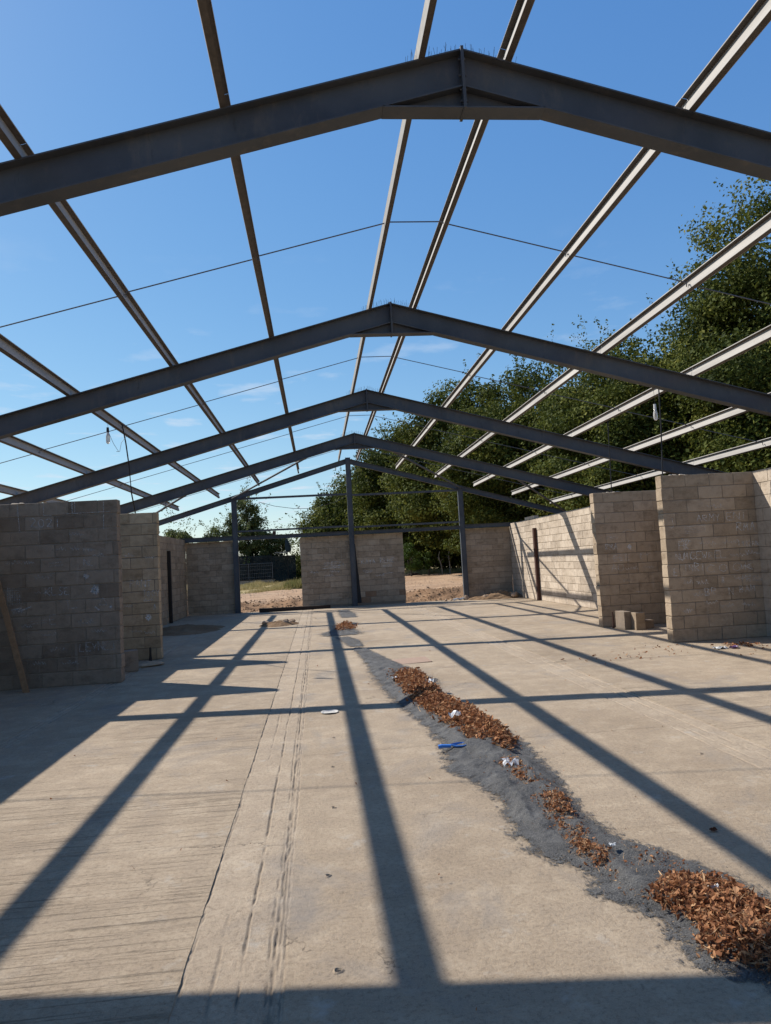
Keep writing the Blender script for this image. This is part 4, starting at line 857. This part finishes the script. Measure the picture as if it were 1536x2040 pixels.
SP = [(.10, 3.37), (.28, 3.51), (.48, 3.41), (.58, 3.12), (.70, 2.80), (.60, 2.45), (.33, 2.62), (.12, 2.88), (.20, 3.10)]
leaves('leaf_crumbs', SP, 2600, .013, .095, 'fine crumbs and straw between the leaves of the large heap', 61, .03, .5)
leaves('leaf_crumbs', [(-.34, 10.17), (.02, 10.25), (.06, 9.3), (.02, 8.4), (.25, 7.2), (.29, 6.42), (.16, 5.95), (-.06, 6.32), (-.22, 7.39), (-.34, 8.4), (-.38, 9.6)], 2600, .020, .10, 'fine crumbs and straw between the leaves of the long drift', 62, .06, .4)
leaves('leaf_drift', [(-.02, 5.95), (.10, 5.95), (.16, 5.2), (.18, 4.9), (.12, 4.3), (.10, 3.9), (.16, 3.55), (.10, 3.4), (.02, 3.7), (-.04, 4.0), (.0, 4.4), (.02, 5.1)], 900, .024, .02, 'thin broken trail of leaf bits joining the heaps along the grit', 63, .03, .45)
leaves('leaf_crumbs', [(-.2, 6.0), (.3, 6.2), (.35, 5.0), (.35, 3.9), (.6, 3.2), (.1, 3.0), (-.1, 3.9), (-.2, 5.0)], 700, .012, .0, 'tiny straw and leaf specks dotted over the near grit', 64, .05, .6)
leaves('leaf_crumbs', [(.62, 3.0), (.9, 2.6), (.9, 1.9), (.45, 2.1), (.40, 2.6)], 900, .03, .04, 'dark leaf remains in the shadow right of the large heap', 65, .05, .3)
# litter
def scoop():
    t = thing('toy_scoop', 'blue plastic toy scoop lying on the grit edge', 'scoop', (-.285, 6.26, .030), rz=-.12); t.scale = (1.15, 1.7, 1.5)
    MB().tube([(-.105, 0, .012), (-.08, 0, .016), (-.01, 0, .014)], [.012, .011, .010], 8).build('handle', M_BLUE, t)
    n = 8; V = []; F_ = []
    for i, (x, wd, dp) in enumerate([(-.01, .012, .008), (.03, .032, .022), (.075, .036, .020), (.105, .028, .004)]):
        for k in range(n):
            a = math.pi*k/(n-1); V.append((x, -wd*math.cos(a), .024-dp*math.sin(a)))
    for i in range(3):
        for k in range(n-1): F_.append((i*n+k, i*n+k+1, (i+1)*n+k+1, (i+1)*n+k))
    m = bpy.data.meshes.new('bowl'); m.from_pydata(V, [], F_); m.materials.append(M_BLUE); m.update()
    o = link('bowl', m, t); md = o.modifiers.new('s', 'SOLIDIFY'); md.thickness = .003
scoop()
M_PLATE = simple('dusty plate', (0.50, 0.47, 0.42), 0.8, 0.2, 20, 0.4, 0.7)
def disc(name, x, y, r, h, mat, label, cat, sx_=1.0):
    n = 20; V = [(0, 0, .004)]; F_ = []
    for j, (q, z) in enumerate([(.7, .004), (.82, h*.8), (1, h)]):
        for k in range(n): a = 2*math.pi*k/n; V.append((q*r*sx_*math.cos(a), q*r*math.sin(a), z+.003*math.sin(3*a)))
    for k in range(n): F_.append((0, 1+k, 1+(k+1) % n))
    for j in range(2):
        for k in range(n): F_.append((1+j*n+k, 1+(j+1)*n+k, 1+(j+1)*n+(k+1) % n, 1+j*n+(k+1) % n))
    m = bpy.data.meshes.new(name); m.from_pydata(V, [], F_); m.materials.append(mat); m.update(); tag(link(name, m, None, (x, y, .002)), label, cat)
disc('paper_plate', -1.32, 8.30, .10, .012, M_PLATE, 'white disposable plate lying on the floor beside the central purlin shadow', 'plate')
def crumple(name, x, y, z, s, seed, mat, label, flat=.5):
    q = random.Random(seed); n = 6; V = []; F_ = []
    for i in range(n):
        for j in range(n): V.append(((i/(n-1)-.5)*s*1.3+q.uniform(-.12, .12)*s, (j/(n-1)-.5)*s+q.uniform(-.12, .12)*s, max(q.uniform(0, 1)*s*flat, .004)))
    for i in range(n-1):
        for j in range(n-1): F_.append((i*n+j, (i+1)*n+j, (i+1)*n+j+1, i*n+j+1))
    m = bpy.data.meshes.new(name); m.from_pydata(V, [], F_); m.materials.append(mat); m.update(); return tag(link(name, m, None, (x, y, z)), label, 'litter')
crumple('plastic_scrap', -.02, 9.02, .12, .11, 1, M_WHITE, 'white plastic scrap on top of the long leaf drift', .7)
crumple('plastic_scrap', -.10, 7.06, .12, .09, 2, M_CLEAR, 'translucent plastic scrap half way along the leaf drift', .7)
crumple('plastic_bottle', .04, 5.55, .05, .08, 3, M_CLEAR, 'crumpled clear plastic cup in the small leaf clump', .7)
crumple('wrapper', 4.95, 10.95, .0, .15, 4, M_WHITE, 'white part of a torn wrapper before the right wall', .3)
crumple('wrapper', 5.14, 10.87, .0, .11, 5, M_PURPLE, 'purple piece of wrapper before the right wall', .5)
crumple('plastic_scrap', -.36, 9.9, .05, .10, 7, M_WHITE, 'small white scrap at the far end of the drift', .5)
crumple('feather', .36, 3.24, .10, .035, 8, M_WHITE, 'tiny white feather on the large leaf heap', .8)
crumple('paper_scrap', .17, 3.93, .05, .03, 9, M_WHITE, 'tiny grey-white scrap right of the tan leaf clump', .6)
tag(MB().tube([(0, 0, 0), (.02, .07, .012)], .008, 8).build('lighter', M_BLUE, None, (.0, 4.88, .04)), 'small blue lighter lying in the grit', 'lighter')
tag(MB().tube([(0, 0, 0), (.055, -.04, .004)], .006, 6).build('wood_stick', M_CARD, None, (-.03, 4.58, .035)), 'pale broken stick beside the brown leaf clump', 'stick')
bd = MB(); bd.box(-.29, .29, -.26, .26, 0, .006)
for i in range(22):
    x = -.28+i*.026; bd.box(x, x+.012, -.255, .255, .006, .012)
bo = bd.build('ribbed_board', M_CARD, None, (.11, 11.93, .006)); bo.rotation_euler = (.03, -.02, .08)
tag(bo, 'thin ribbed reddish-beige board lying flat on the floor', 'board')
for i, (x, y, s_) in enumerate([(.86, 4.1, .018), (.92, 4.06, .012)]):
    pass
crumple('dead_leaf', .86, 4.11, .004, .03, 12, M_DEAD, 'single curled dark leaf on open floor near the right purlin shadow', .6)

# ------------------------------------------------------------------ fences beyond
def gz(x, y): return float(ground_z(x, y))
def mesh_fence(name, x0, x1, y, zb, zt, label, step=2.4, fm=None):
    fm = fm or M_TWIG
    t = thing(name, label, 'fence', (x0, y, zb)); L_ = x1-x0; n = max(1, round(L_/step)); h = zt-zb
    for i in range(n+1):
        x = L_*i/n; MB().tube([(x, 0, -.3), (x, 0, h)], .025, 6).build('fence_post', fm, t)
    for z in (0.05, h*.98): MB().tube([(0, 0, z), (L_, 0, z)], .02, 6).build('rail', fm, t)
    mb = MB()
    for i in range(int(L_/.15)): x = i*.15; mb.tube([(x, 0, .05), (x, 0, h)], .005, 3, cap=False)
    for z in np.arange(.3, h, .3): mb.tube([(0, 0, z), (L_, 0, z)], .005, 3, cap=False)
    mb.build('wire_mesh', fm, t)['kind'] = 'stuff'
    return t
mesh_fence('metal_fence', 4.0, 14.0, 62, .42, 2.35, 'metal mesh fence before the dark trees in the right doorway')
f2 = mesh_fence('metal_fence', -9.0, -5.1, 60, .35, 2.10, 'metal mesh fence panels seen in the left doorway', fm=M_ROD)
mb = MB()
for i in range(60):
    x = i*.065; mb.tube([(x, -.04, -.02), (x+.26, -.04, .36)], .012, 3, cap=False); mb.tube([(x+.26, -.04, -.02), (x, -.04, .36)], .012, 3, cap=False)
mb.build('lattice_strip', M_TWIG, f2)
MB().box(0, 4.1, -.08, -.02, .36, .42).build('top_rail', M_DARKP, f2); MB().box(0, 4.1, -.08, -.02, -.08, -.02).build('bottom_rail', M_DARKP, f2)
nt_ = thing('debris_screen', 'dark netting screen behind the left doorway fence', 'screen', (-9.5, 62.5, .3))
for i in range(3):
    x = i*2.1; MB().box(x+.02, x+2.06, -.01, .01, .1, 2.45-.1*(i == 2)).build('net_panel', M_NET, nt_); MB().tube([(x, 0, -.3), (x, 0, 2.55)], .03, 6).build('support_pole', M_DARKP, nt_)
ps = thing('closed_parasol', 'closed dark parasol standing up behind the fence in the left doorway', 'parasol', (-3.9, 62, .3))
MB().tube([(0, 0, -.2), (0, 0, 3.0)], .03, 8).build('pole', M_DARKP, ps)
MB().tube([(.12, 0, 2.62), (.10, 0, 2.75), (.05, 0, 3.2), (-.02, 0, 3.6), (-.06, 0, 3.85)], [.16, .27, .25, .15, .02], 10).build('folded_canopy', M_CLOTH, ps)
MB().box(-1.05, .05, -.3, .3, 2.58, 2.66).build('arm', M_TWIG, ps)
tag(MB().tube([(-5.6, 55, 6.72), (-4.4, 55, 6.35), (-3.0, 55, 6.10), (-1.9, 55, 6.05), (-.9, 55, 6.17), (.4, 55, 6.5), (1.6, 55, 7.1)], .018, 5).build('overhead_wire', M_BLACK), 'thin black overhead wire sagging between the birch and the dark trees', 'wire')

# ------------------------------------------------------------------ vegetation
def leafcloud(centers, radii, n_each, size, rg, droop=0.0, jitter=.16, inner=.25):
    """leaf cards on the shells of many small clumps. returns V, F, tone"""
    C_ = np.repeat(centers, n_each, 0); Rr = np.repeat(radii, n_each, 0); n = len(C_)
    d = rg.normal(0, 1, (n, 3)); d /= np.linalg.norm(d, axis=1)[:, None]
    rad = np.where(rg.random(n) < inner, rg.random(n)**.5, 1+rg.normal(0, jitter, n))
    P_ = C_+d*Rr*rad[:, None]; P_[:, 2] -= droop*rg.random(n)*Rr[:, 2]
    nrm = d*.7+rg.normal(0, .6, (n, 3))+np.array([-.15, -.05, .35]); nrm /= np.linalg.norm(nrm, axis=1)[:, None]
    t = np.cross(nrm, rg.normal(0, 1, (n, 3))); t /= np.linalg.norm(t, axis=1)[:, None]+1e-9; b = np.cross(nrm, t)
    s = size*rg.uniform(.55, 1.35, n)[:, None]; w_ = s*rg.uniform(.45, .75, n)[:, None]
    V = np.stack([P_-t*s*.5, P_+b*w_*.5+nrm*s*.06, P_+t*s*.5, P_-b*w_*.5+nrm*s*.06], 1)
    return V.reshape(-1, 3), np.arange(n*4).reshape(-1, 4), n
def tree(label, x, y, crown, nclump, n_each, size, mat, seed, trunk_r=.3, z0=None, name='beech_tree', clump=(.7, 1.25), group='big dark trees beyond the right side of the building', shape=0.0, limbs=7, shell=.55, droop=0.0, cat='tree', tips=0):
    """crown: list of ellipsoids (cx,cy,cz,rx,ry,rz) relative to the world"""
    rg = np.random.default_rng(seed); z0 = gz(x, y)-.05 if z0 is None else z0; n_each = int(n_each*(1.9 if mat is M_BEECH else 1.9)); size = size*1.02; nclump = int(nclump*(1.25 if mat is M_BEECH else 1))
    t = thing(name, label, cat, (x, y, z0), group); off = np.array([x, y, z0])
    cs = []; rs = []
    tot = sum((c[3]*c[4]*c[5])**(2/3) for c in crown)
    for c in crown:
        m = max(4, int(nclump*(c[3]*c[4]*c[5])**(2/3)/tot))
        d = rg.normal(0, 1, (m, 3)); d /= np.linalg.norm(d, axis=1)[:, None]
        r = shell+(1-shell)*rg.random(m)**.6+rg.normal(0, .05, m)
        r *= 1+.22*(fbm(d[:, 0]*2.5+seed, d[:, 1]*2.5+d[:, 2]*2, seed)-.5)*2
        p = np.array(c[:3])+d*np.array(c[3:])*r[:, None]
        p = p[p[:, 2] > z0+.6]
        k = rg.uniform(*clump, len(p)); cs.append(p)
        rs.append(np.stack([k*rg.uniform(.8, 1.3, len(p)), k*rg.uniform(.8, 1.3, len(p)), k*rg.uniform(.5, .85, len(p))], -1))
    cs = np.concatenate(cs); rs = np.concatenate(rs)
    V, Fq, n = leafcloud(cs-off, rs, n_each, size, rg, droop)
    ct = np.repeat(rg.uniform(.05, .75, len(cs)), n_each)
    tone = np.clip(ct+rg.normal(0, .17, n), 0, 1)
    if tips:                      # sprays of leaves sticking out of the outline
        sp = cs[rg.integers(0, len(cs), tips)]-off; cc = np.mean(cs, 0)-off
        dr = sp-cc; dr /= np.linalg.norm(dr, axis=1)[:, None]; dr[:, 2] += .6; dr += rg.normal(0, .25, dr.shape); dr /= np.linalg.norm(dr, axis=1)[:, None]
        m = 34; tt = rg.random((tips, m)); Ls = rg.uniform(.8, 2.3, tips)
        P_ = sp[:, None]+dr[:, None]*(.55+tt*Ls[:, None])[..., None]+rg.normal(0, .10, (tips, m, 3))*(1.5-tt)[..., None]
        V2, F2, n2 = leafcloud(P_.reshape(-1, 3), np.full((tips*m, 3), .05), 1, size*.85, rg)
        Fq = np.concatenate([Fq, F2+len(V)]); V = np.concatenate([V, V2]); tone = np.concatenate([tone, np.clip(rg.normal(.5, .2, n2), 0, 1)])
    link('crown', npmesh('crown', V, Fq, mat, {'tone': np.repeat(tone, 4)}), t)
    mb = MB(); cz = np.mean([c[2] for c in crown])-z0; top = max(c[2]+c[5]*.6 for c in crown)-z0
    ccx = np.mean([c[0] for c in crown])-x; ccy = np.mean([c[1] for c in crown])-y
    mb.tube([(0, 0, -.2), (ccx*.15, ccy*.15, cz*.35), (ccx*.5+.1, ccy*.5, cz*.8), (ccx, ccy, top)], [trunk_r*1.25, trunk_r, trunk_r*.7, .04], 8)
    q = random.Random(seed)
    for i in range(limbs):
        c_ = cs[rg.integers(0, len(cs))]-off; h0 = cz*q.uniform(.3, .95); 
        mid = Vector((c_[0]*.5, c_[1]*.5, (h0+c_[2])/2+.2)); mb.tube([(ccx*.3, ccy*.3, h0), tuple(mid), tuple(c_)], [trunk_r*.4, trunk_r*.22, .02], 5)
    mb.build('trunk', M_BARK, t)
    return t
B = M_BEECH
tree('tallest dark beech at the right edge of the view, cut by the frame', 19.5, 27, [(19.3, 27, 11.6, 4.9, 4.5, 5.3), (18.0, 25.5, 6.0, 4.6, 4.0, 4.2), (21.5, 28, 6.0, 5, 4, 4.6), (17.5, 27, 9.0, 3.4, 3, 4.0)], 300, 260, .17, B, 1, .42, tips=340)
tree('beech left of the tallest one, top against the sky above the frame', 15.5, 34, [(15.2, 34, 8.0, 4.6, 4.0, 4.1), (13.3, 33, 5.5, 3.6, 3.2, 4.0), (17.8, 34, 5, 4, 3.5, 4.2), (18.5, 34, 8.2, 3.2, 3, 3.6)], 250, 260, .17, B, 2, .40, tips=320)
tree('broad beech in the middle of the dark row on the right', 12.5, 43, [(12.2, 43, 8.2, 4.8, 4.2, 4.5), (10.0, 42, 6.0, 3.8, 3.2, 4.4), (14.8, 43, 5.5, 4, 3.5, 4.4)], 190, 240, .19, B, 3, .40, tips=260)
tree('beech behind the right gable slope with rounded top', 10.0, 52, [(9.6, 52, 9.2, 4.6, 4.2, 5.2), (7.4, 51.5, 7.5, 3.3, 3.2, 4.6), (12, 52, 5.8, 4.4, 3.5, 4.8)], 190, 220, .21, B, 4, .40, tips=220)
tree('beech above the right doorway, left shoulder sloping down', 7.0, 61, [(7.4, 61, 7.4, 4.4, 4, 5.2), (4.6, 60.5, 6.4, 3.1, 3, 4.3), (10, 61, 5, 4, 3.5, 4.5), (5.0, 61, 8.0, 2.6, 2.6, 3.6)], 230, 200, .22, B, 5, .40, tips=200)
tree('furthest low beech at the left end of the dark row', 2.6, 70, [(3.6, 70, 5.2, 4.4, 4, 4.6), (.6, 69.5, 4.0, 3.0, 3, 3.4), (-1.3, 69, 2.9, 1.9, 2, 2.8), (1.6, 70, 5.6, 2.6, 2.5, 3.4)], 240, 200, .22, B, 6, .36, tips=90)
tree('dark tree filling the gap behind the tallest beech', 27, 36, [(26, 36, 8, 7, 5, 8)], 120, 200, .24, B, 7, .4)
tree('dark tree behind the second beech', 21, 46, [(21, 46, 7, 6, 5, 7)], 120, 180, .26, B, 8, .4)
tree('dark tree behind the middle of the row', 17, 58, [(17, 58, 6.5, 7, 5, 6.5)], 120, 170, .28, B, 9, .4)
tree('lower dark tree behind the far beeches', 9, 74, [(9, 74, 5.5, 7, 4, 6)], 110, 160, .30, B, 10, .4)
tree('tree beyond the right side wall close to the pens', 16.0, 19.0, [(17.5, 19.5, 4.2, 3.6, 4.0, 2.6)], 60, 240, .16, B, 11, .3, tips=60)
def hedge(label, x0, x1, y, z1, seed, n, mat=M_HEDGE, dep=2.0, size=.24):
    rg = np.random.default_rng(seed); m = int((x1-x0)*n); c_ = np.stack([rg.uniform(x0, x1, m), y+rg.uniform(-dep/2, dep/2, m), .6+rg.random(m)*(z1-.9)], -1)
    V, Fq, k = leafcloud(c_, np.full((m, 3), .55), 60, size, rg)
    tone = np.clip(rg.normal(.45, .25, k), 0, 1)
    o = link('hedge', npmesh('hedge', V, Fq, mat, {'tone': np.repeat(tone, 4)})); tag(o, label, 'hedge', None, 'stuff')
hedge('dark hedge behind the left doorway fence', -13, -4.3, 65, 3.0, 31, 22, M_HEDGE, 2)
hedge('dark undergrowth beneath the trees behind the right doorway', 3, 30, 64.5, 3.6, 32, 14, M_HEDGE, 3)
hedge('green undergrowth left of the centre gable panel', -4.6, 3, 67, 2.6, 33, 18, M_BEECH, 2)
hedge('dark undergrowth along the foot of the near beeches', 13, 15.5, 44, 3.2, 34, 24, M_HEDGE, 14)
# birch on the left, smaller ones
tree('tall airy birch tree behind the left gable post', -7.4, 64, [(-7.5, 64, 6.6, 1.25, 1.3, 2.5), (-8.1, 64, 4.8, 1.6, 1.4, 2.0), (-6.5, 64, 4.4, 1.7, 1.4, 1.9), (-10.2, 64, 4.4, 1.5, 1.2, 1.25), (-5.1, 64, 3.9, 1.1, 1.1, 1.05)], 130, 120, .17, M_BIRCH, 41, .16, name='birch_tree', clump=(.28, .55), group=None, droop=1.6, shell=.3, tips=60)
tree('small bushy tree top just above the far left wall', -10.1, 46, [(-10.1, 46, 3.55, .85, .8, 1.0)], 34, 90, .13, M_BIRCH, 42, .08, name='small_tree', clump=(.2, .4), group=None, shell=.3, tips=26)
tree('bright green bush at the left side of the right doorway', 5.7, 54, [(5.65, 54, 1.75, .75, .6, 1.05)], 22, 80, .12, M_LIGHTG, 43, .06, name='bush', clump=(.25, .45), group=None, cat='bush')
tree('slim bright green climber-covered stem in the right doorway', 7.05, 54, [(7.05, 54, 1.3, .15, .15, .95)], 20, 70, .10, M_LIGHTG, 44, .05, name='slim_shrub', clump=(.14, .22), group=None, cat='bush', limbs=0)
for i, (x, lean, h, lab) in enumerate([(8.2, -.25, 1.75, 'pale bare crooked stem, left of two in the right doorway'), (8.8, -.05, 1.95, 'pale bare straight stem, right of two in the right doorway')]):
    mb = MB(); mb.tube([(0, 0, -.1), (lean*.3, 0, h*.4), (lean, 0, h*.8), (lean+.1, 0, h)], [.06, .05, .035, .02], 6)
    mb.tube([(lean*.5, 0, h*.55), (lean*.5+.25, 0, h*.7)], [.025, .01], 5); mb.tube([(lean*.5, 0, h*.5), (lean*.5-.2, 0, h*.75)], [.02, .01], 5)
    tag(mb.build('bare_stem', M_TWIG, None, (x, 54.5, gz(x, 54.5))), lab, 'dead tree', 'pale bare stems in the right doorway')
# clods and stones on the raw earth beyond the slab
def clods(label, x0, x1, y0, y1, n, smax, seed, mat):
    rg = np.random.default_rng(seed); x = rg.uniform(x0, x1, n); y = rg.uniform(y0, y1, n); z = ground_z(x, y); sz = smax*rg.beta(1.2, 4, n)+.015
    oc = np.array([(1, 0, 0), (0, 1, 0), (-1, 0, 0), (0, -1, 0), (0, 0, .8), (0, 0, -.6)], float); V = oc[None]*sz[:, None, None]*rg.uniform(.6, 1.3, (n, 6, 1)); V += np.stack([x, y, z], -1)[:, None]
    f = np.array([(0, 1, 4), (1, 2, 4), (2, 3, 4), (3, 0, 4), (1, 0, 5), (2, 1, 5), (3, 2, 5), (0, 3, 5)]); Fq = (np.arange(n)[:, None, None]*6+f[None]).reshape(-1, 3)
    tag(link('earth_clods', npmesh('earth_clods', V.reshape(-1, 3), Fq, mat)), label, 'soil', None, 'stuff')
clods('loose earth clods on the dug bank beyond the gable', -5, 7.5, 28.7, 34.2, 3500, .075, 71, M_SAND)
clods('small stones scattered over the bare ground beyond the bank', -6, 14, 34, 52, 1500, .06, 72, M_RUB)
clods('crumbs of soil along the far edge of the slab', -3.6, 6.2, 26.9, 28.2, 900, .05, 73, M_SAND)
# dry grass
def grass(label, x0, x1, y0, y1, n, h, seed, green=.3):
    rg = np.random.default_rng(seed); x = rg.uniform(x0, x1, n); y = rg.uniform(y0, y1, n); k = fbm(x*.8, y*.5, seed); keep = k > .40; x, y = x[keep], y[keep]; n = len(x); z = ground_z(x, y)
    hh = h*rg.uniform(.4, 1.3, n)*np.clip(k[keep]*1.8-.3, .3, 1.5); a = rg.uniform(0, 6.28, n); w_ = .018; lean = rg.normal(0, .3, (n, 2))*hh[:, None]
    b = np.stack([x, y, z-.02], -1); dx_ = np.stack([np.cos(a)*w_, np.sin(a)*w_, 0*a], -1); tp = b+np.concatenate([lean, hh[:, None]], 1)
    V = np.stack([b-dx_, b+dx_, tp], 1).reshape(-1, 3); me = npmesh('dry_grass', V, np.arange(n*3).reshape(-1, 3), M_GRASS, {'tone': np.repeat(np.clip(rg.normal(.75-green*fbm(x*.5, y*.5, seed+9)*1.2, .2, n), 0, 1), 3)})
    tag(link('dry_grass', me), label, 'grass', None, 'stuff')
grass('dry grass strip along the fence beyond the left doorway', -9, -2.2, 44, 60, 26000, .32, 51, .45)
grass('tall dry weeds at the foot of the fence beyond the right doorway', 4.5, 14, 56.5, 62.5, 16000, .42, 52, .3)
grass('tufts of weeds by the centre panel beyond the doorway', -3.6, -2.0, 45, 52, 5000, .5, 53, 1.0)
tag(MB().tube([(5.2, 55.5, .35), (5.7, 55.4, .48), (6.3, 55.6, .5), (6.9, 55.5, .35)], [.10, .14, .16, .05], 7).build('fallen_log', M_DWOOD), 'dark log lying on the bare ground beyond the right doorway', 'log')
tag(rock('ground_rock', -3.35, 30.1, -.08, .10, .09, .09, 77, M_DWOOD), 'dark lump on the raw earth outside the left doorway', 'stone')
